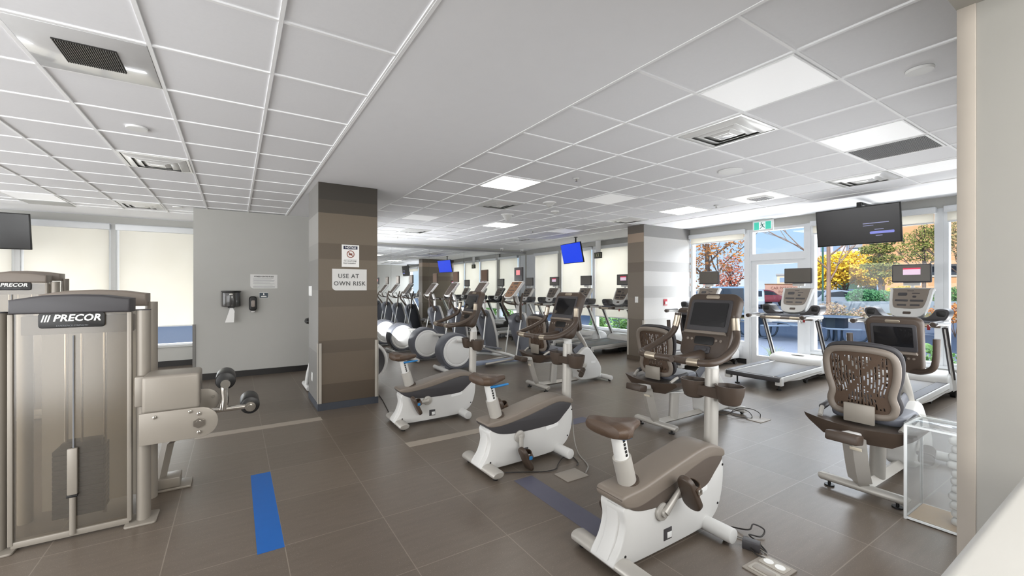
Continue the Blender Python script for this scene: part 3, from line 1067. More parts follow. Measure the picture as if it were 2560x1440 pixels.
def make_recumbent(loc, rz, label):
    t = thing('recumbent_exercise_bike', label, 'exercise bike', loc, rz, 'recumbent exercise bikes in a row')
    rf = obj('rear_foot', MB().tube([(.02, -.262, .062), (.02, -.25, .066), (.02, .25, .066), (.02, .262, .062)], [.034, .042, .042, .034], 18, ref=(1, 0, 0), rb=[.024, .030, .030, .024]), SILVER, t)
    for y in (-.2, .2):
        obj('levelling_foot', MB().cyl((.02, y, 0), (.02, y, .012), .032, 16).cyl((.02, y, .01), (.02, y, .045), .01, 10), BLACK, rf)
    fr = cr([(-.13, 0, .47), (-.10, 0, .36), (-.045, 0, .20), (.01, 0, .10), (.08, 0, .07), (.25, 0, .065), (.85, 0, .065)], 6)
    n = len(fr)
    wd = [.072 if i < n * .45 else .05 for i in range(n)]
    obj('rear_frame', MB().tube(fr, wd, 4, ref=(0, 1, 0), rb=.036).xf(Matrix()), SILVER, t, sharp=30)
    obj('warning_label', MB().box((-.155, -.02, .395), (.004, .07, .022), ('Y', R(-14)), .001), mat('pale_label', (226, 216, 196), 0.6), t)
    obj('support_post', MB().tube([(.33, 0, .07), (.36, 0, .43)], .062, 16, ref=(1, 0, 0), rb=.048), SILVER, t)
    obj('seat_rail', MB().box((.12, 0, .452), (.92, .085, .045), ('Y', R(8)), .01), SHELL, t)
    obj('rail_end_cap', MB().box((-.30, 0, .50), (.12, .19, .07), ('Y', R(10)), .014), DARK, t)
    obj('adjust_lever', MB().box((.16, -.15, .42), (.20, .05, .014), ('Z', R(-25)), .005).box((.05, -.12, .44), (.03, .03, .05), None, .006), SHELL, t)
    # scooped carrier under the seat
    ca = MB()
    rings = []
    for y in (-.325, -.30, -.20, -.09, 0, .09, .20, .30, .325):
        k = 1 - (abs(y) / .325) ** 2.2
        zt2 = .575 - .035 * k
        zb2 = zt2 - .035 - .075 * min(1, k * 1.6)
        rings.append([(-.13 + .03 * (1 - k), y, zt2), (.30, y, zt2 - .015), (.30, y, zb2 + .02), (-.10 + .03 * (1 - k), y, zb2)])
    ca.loft(rings)
    obj('seat_carrier', ca, DARK, t, sharp=50)
    obj('seat_cushion', MB().prism(rrect(.44, .44, .09, 6, .27, 0), 'z', .555, .625, .028, 4), mat('slate_seat_vinyl', (98, 100, 108), 0.4), t)
    for sy in (-1, 1):
        hd = obj('side_handle', MB().tube(cr([(-.05, sy * .235, .56), (.02, sy * .25, .60), (.08, sy * .258, .615), (.20, sy * .258, .63)], 5), .016, 12), SILVER, t)
        obj('grip', MB().cyl((.04, sy * .256, .608), (.20, sy * .258, .632), .023, 16, bev=.006), CHAR, hd)
    obj('back_bracket', MB().bb(-.045, -.02, -.09, .09, .56, .70, .006), MACH, t)
    # backrest: rim, slotted panel, front cushion shell

    def bend(y, z, off=0.0):
        zz = z - .62
        return Vector((off + .03 - .10 * zz - .10 * zz * zz + .42 * y * y * (0.7 + zz), y, z))
    rim2 = [(p[0], p[1]) for p in [(a, b) for a, b in
            [(-.205, 1.02), (-.175, 1.085), (-.10, 1.108), (.0, 1.112), (.10, 1.108), (.175, 1.085), (.205, 1.02), (.20, .90), (.175, .78), (.19, .70), (.165, .635), (.09, .615), (0, .612), (-.09, .615), (-.165, .635), (-.19, .70), (-.175, .78), (-.20, .90)]]]
    rim = cr([bend(a, b, -.012) for a, b in rim2], 4, True)
    bk = obj('backrest_frame', MB().tube(rim, .019, 10, True, ref=(1, 0, 0), rb=.024), TAUPE, t)

    def hole(i, j):
        u, v = (i - 17.5) / 17.5, j / 40.0
        if i in (0, 1, 34, 35) or j < 3 or j > 37:
            return False
        if i % 2 == 0:
            return False
        if abs(abs(u) * .55 + .02 - abs(v - .58)) < .055 and abs(u) > .05:
            return False
        if .10 < v < .30 and abs(u) > .5:
            return False
        return (j + (i // 2) * 2) % 5 not in (0,)

    def panel_xf(u, v):
        z = .635 + v
        wv = .19 - .03 * math.exp(-((z - .78) / .07) ** 2)
        return bend(u / .18 * wv, z, -.004)
    pn = slotted_panel(.36, .455, 36, 41, hole, panel_xf, .008)
    obj('backrest_net', pn, SADDLE, bk)
    rim_f = cr([bend(a * 1.04, .62 + (b - .62) * 1.035 + .012, .045) for a, b in rim2], 4, True)
    cf = obj('front_cushion_frame', MB().tube(rim_f, .014, 10, True, ref=(1, 0, 0), rb=.022), CHAR, t)

    def hole2(i, j):
        if i < 1 or i > 34 or j < 2:
            return False
        if j in (38, 39):
            return 8 < i < 28 and i % 3 != 0
        if j > 36:
            return False
        if 5 < i < 30:
            return j > 5 and i % 8 != 2
        return i % 3 != 0 and j % 6 not in (0, 1)
    obj('front_cushion_net', slotted_panel(.37, .47, 36, 41, hole2, lambda u, v: bend(u * 1.03, .64 + v, .042), .008), DARK, cf)
    # front body
    prof = cr([(.86, .055), (.825, .16), (.80, .30), (.775, .45), (.84, .50), (.95, .575), (1.05, .575), (1.17, .45), (1.28, .32), (1.335, .22), (1.33, .12), (1.27, .06), (1.1, .045)], 5, True)
    bd = obj('body', MB().prism([(p[0], p[1]) for p in prof], 'y', -.095, .095, .03, 4), SHELL, t)
    obj('body_ridge', MB().tube([(.80, 0, .475), (1.0, 0, .585)], .022, 12, ref=(0, 1, 0), rb=.09), SLATE, bd)
    for sy in (-1, 1):
        obj('badge', MB().prism(rrect(.11, .034, .012, 4, 1.13, .33), 'y', sy * .094, sy * .099), WHITE, bd)
    ff = obj('front_foot', MB().cyl((1.40, -.25, .06), (1.40, .25, .06), .04, 18, bev=.008).tube([(1.28, 0, .07), (1.40, 0, .06)], .05, 14, ref=(0, 0, 1), rb=.06), SHELL, t)
    for y in (-.2, .2):
        obj('wheel', MB().cyl((1.41, y - .012, .028), (1.41, y + .012, .028), .028, 14), BLACK, ff)
    hub = Vector((.93, 0, .30))
    for sy in (-1, 1):
        a = R(215) if sy < 0 else R(35)
        d = Vector((cos(a), 0, sin(a)))
        obj('crank', MB().cyl((hub.x, sy * .09, hub.z), (hub.x, sy * .112, hub.z), .045, 20, bev=.005).tube([hub + Vector((0, sy * .115, 0)), hub + d * .165 + Vector((0, sy * .12, 0))], [.018, .013], 10), SILVER, t)
        pc = hub + d * .165 + Vector((0, sy * .175, 0))
        pe = obj('pedal', MB().prism(rrect(.17, .095, .04, 5), 'z', -.015, .015, .009, 3, Matrix.Translation(pc) @ Matrix.Rotation(R(-60), 4, 'Y')), DARK, t)
        obj('pedal_strap', MB().tube(cr([pc + Vector((-.02, -.05, .0)), pc + Vector((-.065, -.04, .03)), pc + Vector((-.075, 0, .035)), pc + Vector((-.065, .04, .03)), pc + Vector((-.02, .05, 0))], 4), .007, 8), SADDLE, pe)
    # mast, bars and console
    obj('mast', MB().tube(cr([(1.06, 0, .55), (.98, 0, .68), (.85, 0, .84), (.77, 0, .95)], 5), .046, 16, ref=(0, 1, 0), rb=.036), SILVER, t)
    for sy in (-1, 1):
        obj('handlebar', MB().tube(cr([(.80, sy * .05, .88), (.73, sy * .15, .885), (.66, sy * .235, .93), (.63, sy * .262, 1.02), (.62, sy * .268, 1.17)], 5), .022, 12), DARK, t)
    console(t, (.705, 0, 1.09), R(-12), .36, .47)
    return t


rec = make_recumbent((4.02, 1.245, 0), 0, 'recumbent bike with slotted backrest standing directly behind the clear acrylic bin')
dup(rec, (4.00, 3.03, 0), 0, 'recumbent bike partly hidden by the bike with the brown saddle, facing the glazed door')
dup(rec, (4.00, 5.16, 0), R(1), 'recumbent bike with white front body behind the handlebars of the middle upright bike')


# ------------------------------------------------------------------ treadmills
def make_treadmill(loc, rz, label, picture):
    t = thing('treadmill', label, 'treadmill', loc, rz, 'treadmills facing the windows')
    for sy in (-1, 1):
        obj('side_rail', MB().prism([(.0, .165), (.02, .225), (1.40, .262), (1.42, .16), (.6, .125)], 'y', sy * .285, sy * .415, .012, 3), SHELL, t)
        obj('side_trim', MB().prism([(.02, .165), (1.35, .20), (1.35, .185), (.03, .15)], 'y', sy * .416, sy * .42), SILVER, t)
        obj('foot_rest', MB().prism([(.03, .228), (1.38, .264), (1.38, .268), (.03, .232)], 'y', sy * .30, sy * .40), CHAR, t)
    obj('belt', MB().prism([(.03, .20), (.05, .222), (1.42, .258), (1.42, .20)], 'y', -.284, .284, .006, 2), BELT, t)
    obj('rear_cap', MB().prism(cr([(-.03, -.39), (-.045, 0), (-.03, .39), (.03, .41), (.03, -.41)], 1, True), 'z', .155, .222, .008, 2), CHAR, t)
    obj('rear_corner', MB().bb(-.005, .07, -.425, -.33, .10, .215, .01), SHELL, t)
    obj('rear_corner', MB().bb(-.005, .07, .33, .425, .10, .215, .01), SHELL, t)
    for sy in (-1, 1):
        obj('rear_foot', MB().cyl((.17, sy * .31, 0), (.17, sy * .31, .014), .036, 16).cyl((.17, sy * .31, .012), (.17, sy * .31, .15), .012, 10), BLACK, t)
    obj('lift_frame', MB().bb(1.05, 1.9, -.30, -.24, .05, .11, .01).bb(1.05, 1.9, .24, .30, .05, .11, .01).bb(1.82, 1.9, -.36, .36, .045, .11, .01)
        .cyl((1.86, -.38, .045), (1.86, -.33, .045), .045, 16).cyl((1.86, .33, .045), (1.86, .38, .045), .045, 16)
        .cyl((1.12, -.30, .04), (1.12, -.26, .04), .04, 16).cyl((1.12, .26, .04), (1.12, .30, .04), .04, 16), BLACK, t)
    hood = [(1.36, .262), (1.385, .315), (1.45, .365), (1.58, .392), (1.75, .385), (1.88, .34), (1.95, .26), (1.95, .12), (1.40, .12)]
    obj('motor_hood', MB().prism(hood, 'y', -.405, .405, .03, 4), SHELL, t, sharp=50)
    obj('hood_stripe', MB().bb(1.50, 1.62, -.10, .10, .388, .395, .002), WHITE, t)
    for sy in (-1, 1):
        up = obj('upright', MB().tube([(1.66, sy * .405, .14), (1.60, sy * .405, .30), (1.24, sy * .405, 1.03)], .056, 4, ref=(1, 0, 0), rb=.026), SHELL, t, sharp=30)
        obj('upright_inlay', MB().tube([(1.58, sy * .405, .29), (1.205, sy * .405, 1.03)], .012, 4, ref=(1, 0, 0), rb=.030), CHAR, up, sharp=30)
        hr = obj('handrail', MB().tube(cr([(.72, sy * .405, 1.095), (.90, sy * .405, 1.10), (1.15, sy * .405, 1.085), (1.40, sy * .40, 1.08)], 4), .032, 12, ref=(0, 0, 1), rb=.028), SHELL, t)
        obj('grip_pad', MB().tube([(.75, sy * .405, 1.118), (1.05, sy * .405, 1.122)], .014, 10, ref=(0, 0, 1), rb=.026), CHAR, hr)
        obj('end_cap', MB().tube([(.665, sy * .405, 1.094), (.68, sy * .405, 1.095), (.74, sy * .405, 1.097)], [.028, .036, .036], 12), DARK, hr)
    cb = obj('pulse_bar', MB().cyl((1.08, -.39, 1.055), (1.08, .39, 1.055), .026, 14), TAUPE, t)
    for sy in (-1, 1):
        obj('pulse_grip', MB().cyl((1.08, sy * .07, 1.055), (1.08, sy * .30, 1.055), .0285, 14), STEELP, cb)
    obj('cross_beam', MB().bb(1.15, 1.40, -.37, .37, 1.045, 1.115, .02, 3), SLATE, t)
    obj('stop_key', MB().bb(1.045, 1.06, -.30, -.27, 1.0, 1.07, .004), mat('red_stop_key', (150, 40, 40), 0.4), t)
    # console with cup holders, key panel and television
    for sy in (-1, 1):
        w = MB()
        w.prism(cr([(sy * .16, 1.15), (sy * .22, 1.16), (sy * .27, 1.20), (sy * .32, 1.275), (sy * .42, 1.275), (sy * .44, 1.22), (sy * .40, 1.13), (sy * .28, 1.10), (sy * .16, 1.09)], 3, True), 'x', 1.22, 1.48, .02, 3)
        wg = obj('cup_holder', w, CHAR, t)
        obj('cup_mouth', MB().prism(rrect(.085, .075, .02, 4, sy * .365, 1.215), 'x', 1.212, 1.225, .004, 2), BLACK, wg)
    tl = R(30)
    M0 = frame_mx((1.42, 0, 1.36), (0, -1, 0), (sin(tl), 0, cos(tl)))
    hd = MB().prism([(p[0], p[1]) for p in cr([(-.11, -.235), (.11, -.235), (.19, -.13), (.225, .20), (.20, .24), (-.20, .24), (-.225, .20), (-.19, -.13)], 3, True)], 'z', -.07, 0, .016, 3, M0)
    cs = obj('console', hd, SHELL, t)
    obj('key_panel', MB().prism([(p[0], p[1]) for p in cr([(-.10, -.10), (.10, -.10), (.165, -.05), (.19, .20), (.175, .222), (-.175, .222), (-.19, .20), (-.165, -.05)], 3, True)], 'z', 0, .006, .002, 1, M0), TAUPE, cs)
    kb = MB()
    for (x, y, w, h) in ((0, .185, .07, .008), (.06, .145, .08, .010), (-.08, .13, .1, .05), (.05, .09, .04, .03), (-.08, .025, .14, .03), (.08, .025, .14, .03), (-.07, -.05, .10, .025), (.07, -.05, .10, .025)):
        kb.prism(rrect(w, h, min(w, h) * .3, 3, x, y), 'z', .006, .009, 0, 1, M0)
    obj('key', kb, CHAR, cs)
    obj('emblem', MB().prism(rrect(.085, .042, .012, 4, 0, -.175), 'z', 0, .005, .002, 1, M0), DARK, cs)
    obj('console_neck', MB().tube(cr([(1.42, 0, 1.08), (1.46, 0, 1.16), (1.44, 0, 1.22)], 4), .06, 12, ref=(0, 1, 0), rb=.04), SILVER, t)
    tv = obj('television', MB().bb(1.52, 1.565, -.21, .21, 1.645, 1.915, .012, 3), CHAR, t)
    obj('screen', MB().bb(1.517, 1.521, -.195, .195, 1.67, 1.90), mat('tv_screen_sheen', (96, 91, 84), 0.3), tv)  # switched-off screen, reflected light put into its lighter base colour
    if picture:
        obj('screen_picture', MB().bb(1.5155, 1.5175, -.10, .085, 1.76, 1.86), mat('screen_pink', (232, 206, 226), 0.4, emit=0.5), tv)
        obj('screen_title', MB().bb(1.5150, 1.5175, -.10, .085, 1.84, 1.862), mat('screen_red', (214, 60, 90), 0.4, emit=0.5), tv)
    obj('tv_arm', MB().tube([(1.58, 0, 1.50), (1.60, 0, 1.60), (1.58, 0, 1.72)], .02, 10).bb(1.545, 1.60, -.09, .09, 1.60, 1.65, .006), SHELL, t)
    return t


TX = 6.96
trm_p = make_treadmill((TX, 2.03 * S, 0), 0, 'treadmill with pink picture on its screen, behind the recumbent bike by the acrylic bin', True)
trm_o = make_treadmill((TX, 3.46 * S, 0), 0, 'treadmill with dark blank screen in front of the glazed door', False)
dup(trm_o, (TX, 5.06 * S, 0), 0, 'treadmill with dark blank screen in front of the window with the orange tree')
dup(trm_p, (TX, 7.29 * S, 0), 0, 'treadmill with red and white screen picture just past the striped pier')
dup(trm_o, (TX, 8.61 * S, 0), 0, 'second treadmill past the striped pier, screen blank')
dup(trm_p, (TX, 9.97 * S, 0), 0, 'third treadmill past the striped pier, red picture on its small screen')
dup(trm_o, (TX, 11.25 * S, 0), 0, 'treadmill closest to the mirror wall, screen blank')


# ------------------------------------------------------------------ elliptical trainers
def make_elliptical(loc, rz, label, picture, phase):
    t = thing('elliptical_trainer', label, 'elliptical trainer', loc, rz, 'elliptical trainers in a row')
    zc, r = .375, .335
    dm = obj('drum_housing', MB().lathe([(.30, -.15), (r - .01, -.15), (r, -.13), (r, .13), (r - .01, .15), (.30, .15)], (0, 0, zc), 'y', 48)
             .bb(-.22, .30, -.13, .13, .045, .16, .02), SLATE, t)
    for sy in (-1, 1):
        obj('drum_cover', MB().lathe([(.0, .176), (.20, .172), (.235, .165), (.245, .158), (.262, .166), (.285, .156), (.29, .145), (.0, .145)] if sy > 0 else
                                     [(.0, -.176), (.20, -.172), (.235, -.165), (.245, -.158), (.262, -.166), (.285, -.156), (.29, -.145), (.0, -.145)], (0, 0, zc), 'y', 48), WHITE, dm)
    obj('rear_foot', MB().cyl((-.27, -.30, .05), (-.27, .30, .05), .035, 16, bev=.008).bb(-.28, -.12, -.06, .06, .04, .10, .01), SHELL, t)
    obj('base_rail', MB().bb(-.1, 1.78, -.07, .07, .045, .115, .012), STEELBLUE, t)
    obj('front_foot', MB().cyl((1.72, -.30, .05), (1.72, .30, .05), .038, 16, bev=.008), SHELL, t)
    tw = cr([(1.30, .90), (1.38, .62), (1.50, .32), (1.52, .10), (1.80, .10), (1.80, .24), (1.76, .48), (1.68, .76), (1.58, 1.01), (1.44, 1.04)], 4, True)
    tb = obj('tower', MB().prism([(p[0], p[1]) for p in tw], 'y', -.085, .085, .02, 3), SLATE, t)
    ts = cr([(1.60, 1.0), (1.69, .76), (1.77, .48), (1.81, .24), (1.81, .12), (1.87, .12), (1.87, .26), (1.83, .50), (1.75, .80), (1.65, 1.04)], 4, True)
    obj('tower_front', MB().prism([(p[0], p[1]) for p in ts], 'y', -.07, .07, .015, 3), SHELL, tb)
    kn = Vector((1.43, 0, .93))
    for sy in (-1, 1):
        ph = phase if sy < 0 else phase + pi
        # pedal link from the drum crank to the ramp
        cxp = Vector((.20 * cos(ph), sy * .205, zc + .22 * sin(ph)))
        foot = Vector((.78 + .16 * cos(ph), sy * .215, .33 + .06 * sin(ph)))
        lk = obj('pedal_arm', MB().tube(cr([cxp, (cxp + foot) / 2 + Vector((0, 0, .03)), foot + Vector((0, 0, -.04)), Vector((1.12, sy * .215, .20 + .03 * sin(ph))), Vector((1.33, sy * .215, .15))], 5), .026, 12, ref=(0, 1, 0), rb=.03), SHELL, t)
        obj('foot_plate', MB().prism(rrect(.38, .17, .06, 5, 0, 0), 'z', 0, .03, .008, 2, Matrix.Translation(foot) @ Matrix.Rotation(R(10), 4, 'Y')), SLATE, lk)
        obj('ramp_rail', MB().tube([(.62, sy * .15, .075), (1.40, sy * .15, .13)], .02, 10), SILVER, t)
        obj('pivot', MB().cyl((kn.x, sy * .085, kn.z), (kn.x, sy * .20, kn.z), .075, 20, bev=.012), CHAR, t)
        dx = -.22 * cos(ph) - .10
        obj('swing_handle', MB().tube(cr([(kn.x, sy * .19, kn.z), (kn.x + dx * .55, sy * .22, 1.10), (kn.x + dx, sy * .25, 1.24), (kn.x + dx + .03, sy * .25, 1.36), (kn.x + dx + .07, sy * .22, 1.45)], 5), [.03, .02], 12), DARK, t)
        obj('swing_rod', MB().tube([(kn.x, sy * .20, kn.z - .02), (1.31 + .05 * cos(ph), sy * .215, .17)], .014, 10), WHITE, t)
    obj('mast', MB().tube(cr([(1.50, 0, .98), (1.50, 0, 1.20), (1.44, 0, 1.40)], 4), .05, 14, ref=(0, 1, 0), rb=.035), SHELL, t)
    for sy in (-1, 1):
        obj('fixed_handle', MB().tube(cr([(1.48, sy * .03, 1.22), (1.36, sy * .14, 1.24), (1.27, sy * .20, 1.30), (1.25, sy * .20, 1.40)], 4), .018, 10), DARK, t)
    tl = R(38)
    M0 = frame_mx((1.36, 0, 1.54), (0, -1, 0), (sin(tl), 0, cos(tl)))
    pn = cr([(-.10, -.22), (.10, -.22), (.16, -.14), (.19, .17), (.17, .215), (-.17, .215), (-.19, .17), (-.16, -.14)], 3, True)
    cs = obj('console', MB().prism([(p[0], p[1]) for p in pn], 'z', -.055, 0, .014, 3, M0), SHELL, t)
    obj('key_panel', MB().prism([(p[0] * .88, p[1] * .90) for p in pn], 'z', 0, .005, .002, 1, M0), mat('bronze_key_panel', (132, 98, 70), 0.35, 0.2) if picture else DARK, cs)
    kb = MB()
    for (x, y, w, h) in ((0, .15, .16, .05), (-.08, .06, .07, .03), (.08, .06, .07, .03), (0, -.03, .2, .02), (-.05, -.10, .06, .03), (.05, -.10, .06, .03)):
        kb.prism(rrect(w, h, min(w, h) * .3, 3, x, y), 'z', .005, .008, 0, 1, M0)
    obj('key', kb, DARK, cs)
    tv = obj('television', MB().bb(1.50, 1.54, -.145, .145, 1.72, 2.0, .01, 3), CHAR if picture else DARK, t)
    if picture:
        obj('screen_picture', MB().bb(1.497, 1.501, -.065, .065, 1.84, 1.94), mat('screen_salmon', (226, 132, 136), 0.4, emit=0.5), tv)
    else:
        obj('screen', MB().bb(1.497, 1.501, -.13, .13, 1.74, 1.985), mat('tv_screen_bronze', (84, 62, 48), 0.25), tv)
    obj('tv_post', MB().tube([(1.54, 0, 1.60), (1.55, 0, 1.80)], .02, 10), SHELL, t)
    return t


el = make_elliptical((3.58, 7.18, 0), 0, 'elliptical trainer with pink screen and bronze key panel, nearest of its row', True, R(105))
el2 = make_elliptical((3.55, 8.53, 0), 0, 'second elliptical trainer of the row, brown screen below the reflected blue television', False, R(60))
dup(el2, (3.50, 9.93, 0), 0, 'third elliptical trainer of the row, counting from the one with pink screen')
dup(el2, (3.50, 11.27, 0), 0, 'elliptical trainer next to the mirror wall, mostly hidden behind the striped column')


# ------------------------------------------------------------------ indoor cycle behind the column
def make_cycle(loc, rz):
    t = thing('indoor_cycle', 'indoor cycle mostly hidden behind the striped column, grey wheel showing', 'exercise bike', loc, rz)
    fl = obj('flywheel', MB().lathe([(.0, -.02), (.27, -.02), (.285, -.03), (.295, -.015), (.295, .015), (.285, .03), (.27, .02), (.0, .02)], (.92, 0, .33), 'y', 40), CHAR, t)
    obj('hub', MB().cyl((.92, -.05, .33), (.92, .05, .33), .045, 18, bev=.008), WHITE, fl)
    obj('guard', MB().tube([(.92 + .32 * cos(R(a)), 0, .33 + .32 * sin(R(a))) for a in range(-40, 200, 12)], .02, 10, ref=(0, 1, 0), rb=.03), SHELL, t)
    obj('rear_foot', MB().cyl((-.02, -.25, .05), (-.02, .25, .05), .035, 14, bev=.008), SHELL, t)
    obj('front_foot', MB().cyl((1.02, -.25, .05), (1.02, .25, .05), .035, 14, bev=.008), SHELL, t)
    obj('frame', MB().tube(cr([(-.02, 0, .05), (.02, 0, .30), (.12, 0, .50), (.45, 0, .35), (.92, 0, .33)], 5), .03, 12).tube([(.92, 0, .33), (1.02, 0, .05)], .03, 12)
        .tube([(.45, 0, .36), (.80, 0, .80)], .03, 12).tube([(.80, 0, .78), (.92, 0, .34)], .03, 12), SHELL, t)
    obj('seat_post', MB().tube([(.16, 0, .47), (.10, 0, 1.0)], .024, 12), CHROME, t)
    obj('saddle', saddle(MB()).xf(Matrix.Translation((-.02, 0, .29))), BLACK, t)
    obj('handlebar', MB().tube(cr([(.98, .20, 1.16), (.84, .21, 1.10), (.76, .10, 1.08), (.76, -.10, 1.08), (.84, -.21, 1.10), (.98, -.20, 1.16)], 4), .018, 10).tube([(.80, 0, .78), (.78, 0, 1.08)], .026, 12), BLACK, t)
    obj('crank', MB().cyl((.45, -.09, .36), (.45, .09, .36), .02, 12).tube([(.45, -.09, .36), (.55, -.10, .23)], .013, 8).tube([(.45, .09, .36), (.35, .10, .49)], .013, 8), SILVER, t)
    obj('pedal', MB().box((.55, -.15, .23), (.10, .09, .025), None, .006), BLACK, t)
    obj('pedal', MB().box((.35, .15, .49), (.10, .09, .025), None, .006), BLACK, t)
    return t


make_cycle((.97, 7.02, 0), 0)


# ------------------------------------------------------------------ selectorised weight machines
def make_tower(loc, label, hgt, w, front, leg=False):
    """weight tower; origin on the floor below the middle of the front shroud"""
    t = thing('weight_machine', label, 'weight machine', loc, 0, 'weight machines with smoked shrouds')
    hw = w / 2
    zc = hgt - .115
    sh = obj('shroud', MB().prism([(-hw + .012, .035), (hw - .012, .035), (hw - .012, zc), (-hw + .012, zc)], 'y', -.004, .004), SMOKE, t)
    for sx in (-1, 1):
        obj('edge_strip', MB().bb(sx * hw - .012, sx * hw + .012, -.016, .03, .03, zc, .005), MACH, t)
    obj('bottom_rail', MB().bb(-hw, hw, -.012, .04, .012, .05, .005), MACH, t)
    cp = [(-hw - .006, zc), (hw + .006, zc), (hw + .006, zc + .09), (hw * .5, zc + .112), (0, zc + .118), (-hw * .5, zc + .112), (-hw - .006, zc + .085)]
    obj('top_cap', MB().prism(cp, 'y', -.03, .17, .014, 3), CHAR if front else TAUPE, t)
    lb = obj('name_plate', MB().prism(rrect(w * .56, .095, .018, 5, -.0, zc - .042), 'y', -.022, -.004, .003, 2), BLACK, t)
    z0 = zc - .03
    obj('lettering', text_mb('PRECOR', .058, FACE_S((.022, -.0232, z0)), shear=.22, spacing=1.02, weight=.0016), mat('white_lettering', (238, 236, 230), 0.5, var=0), lb)
    sl = MB()
    for k in range(3):
        x = -.132 + .013 * k
        sl.prism([(x - .008, z0 - .021), (x - .001, z0 - .021), (x + .010, z0 + .021), (x + .003, z0 + .021)], 'y', -.0236, -.0225)
    obj('logo_stroke', sl, MATS['white_lettering'], lb)
    obj('small_lettering', text_mb('EXPERIENCE STRENGTH', .0135, FACE_S((.0, -.0232, zc - .076)), shear=.2), GREYINK, lb)
    for sx in (-1, 1):
        cx_ = sx * (hw + .066)
        cl_ = obj('column', MB().tube([(cx_, .04, .0), (cx_, .04, zc + .008)], .040, 20, ref=(1, 0, 0), rb=.052), MACH, t)
        obj('column_cap', MB().tube([(cx_, .04, zc + .008), (cx_, .04, zc + .014)], .041, 20, ref=(1, 0, 0), rb=.053), CHAR, cl_)
        obj('foot_plate', MB().prism(rrect(.17, .19, .02, 4, cx_ - sx * .005, .03), 'z', 0, .014, .004, 2), MACH, cl_)
    # weight stack behind the shroud
    st = MB()
    for k in range(14):
        st.bb(-.125, .125, .10, .24, .09 + .031 * k, .09 + .031 * k + .028, .003)
    st.bb(-.09, .11, .11, .23, .525, .56, .004)
    obj('weight_stack', st, BLACK, t)
    for x in (-.075, .115):
        obj('guide_rod', MB().cyl((x, .17, .05), (x, .17, zc - .05), .011, 12), CHROME, t)
    obj('selector_rod', MB().cyl((.0, .17, .5), (.0, .17, zc - .08), .008, 10), CHROME, t)
    obj('pulley', MB().cyl((-.10, .15, zc - .075), (-.10, .18, zc - .075), .055, 24, bev=.006).cyl((.16, .15, zc - .07), (.16, .18, zc - .07), .055, 24, bev=.006), BLACK, t)
    obj('cross_member', MB().bb(-hw, hw, .12, .20, zc - .14, zc - .02, .01), MACH, t)
    # the slotted pin cover on the shroud
    pc = obj('pin_cover', MB().bb(-.024, .024, -.03, -.006, .275, .565, .006), MACH, t)
    obj('pin_collar', MB().bb(-.026, .026, -.034, -.006, .262, .275, .002), BLACK, pc)
    obj('cable', MB().cyl((.003, -.012, .565), (.003, -.012, zc - .14), .0045, 8), GREYINK, t)
    obj('lower_rod', MB().cyl((.0, -.016, .03), (.0, -.016, .262), .016, 12), MACH, t)
    # second shroud of the tower
    obj('rear_shroud', MB().bb(-hw + .012, hw - .012, .42, .421, .035, zc), FROST, t)
    obj('rear_cap', MB().prism([(p[0] + .04, p[1] + .028) for p in cp], 'y', .27, .47, .014, 3), TAUPE, t)
    for sx in (-1, 1):
        obj('rear_column', MB().tube([(sx * (hw + .060), .40, 0), (sx * (hw + .060), .40, zc + .055)], .038, 20, ref=(1, 0, 0), rb=.05), MACH, t)
    if not leg:
        return t
    # leg arm side: beam, pivot plates, chrome arm with rollers
    x0 = hw + .09
    obj('beam', MB().bb(x0, x0 + .305, -.20, .06, .76, 1.0, .02, 4).bb(hw + .03, x0 + .02, -.05, .06, .78, .98, .01), MACH, t)
    pl = [(x0 - .008, .575), (x0 + .31, .575)] + [(x0 + .31 + .10 * cos(R(a)), .675 + .10 * sin(R(a))) for a in range(-80, 81, 16)] + [(x0 + .31, .775), (x0 - .008, .775)]
    sp = obj('side_plate', MB().prism(pl, 'y', -.235, -.218, .004, 2), MACH, t)
    for (x, z, r) in ((x0 + .07, .745, .011), (x0 + .255, .755, .011), (x0 + .302, .735, .012), (x0 + .302, .612, .012)):
        obj('bolt', MB().cyl((x, -.247, z), (x, -.235, z), r, 12, bev=.003), CHROME, sp)
    obj('pivot_nut', MB().cyl((x0 + .302, -.25, .674), (x0 + .302, -.235, .674), .033, 6).cyl((x0 + .302, -.258, .674), (x0 + .302, -.25, .674), .018, 14), CHROME, sp)
    pl2 = [(x0 + .22, .66)] + [(x0 + .33 + .085 * cos(R(a)), .775 + .085 * sin(R(a))) for a in range(-90, 91, 18)] + [(x0 + .22, .86)]
    obj('inner_plate', MB().prism(pl2, 'y', -.06, -.045, .004, 2), MACH, t)
    obj('bolt', MB().cyl((x0 + .375, -.07, .80), (x0 + .375, -.058, .80), .010, 10), CHROME, t)
    arm = obj('leg_arm', MB().cyl((x0 + .36, -.15, .722), (x0 + .60, -.15, .722), .018, 14).tube(cr([(x0 + .435, -.15, .72), (x0 + .445, -.15, .79), (x0 + .442, -.15, .86), (x0 + .450, -.15, .895)], 4), .026, 14)
              .cyl((x0 + .45, -.18, .90), (x0 + .45, -.12, .90), .03, 14).cyl((x0 + .60, -.19, .725), (x0 + .60, -.12, .725), .034, 14), CHROME, t)
    obj('roller_pad', MB().cyl((x0 + .45, -.14, .915), (x0 + .45, .08, .915), .062, 28, bev=.012), BLACK, arm)
    obj('roller_pad', MB().cyl((x0 + .60, -.15, .725), (x0 + .60, .07, .725), .062, 28, bev=.012), BLACK, arm)
    obj('roller_cap', MB().cyl((x0 + .60, -.195, .725), (x0 + .60, -.165, .725), .030, 6).cyl((x0 + .60, -.21, .725), (x0 + .60, -.19, .725), .018, 12), CHROME, arm)
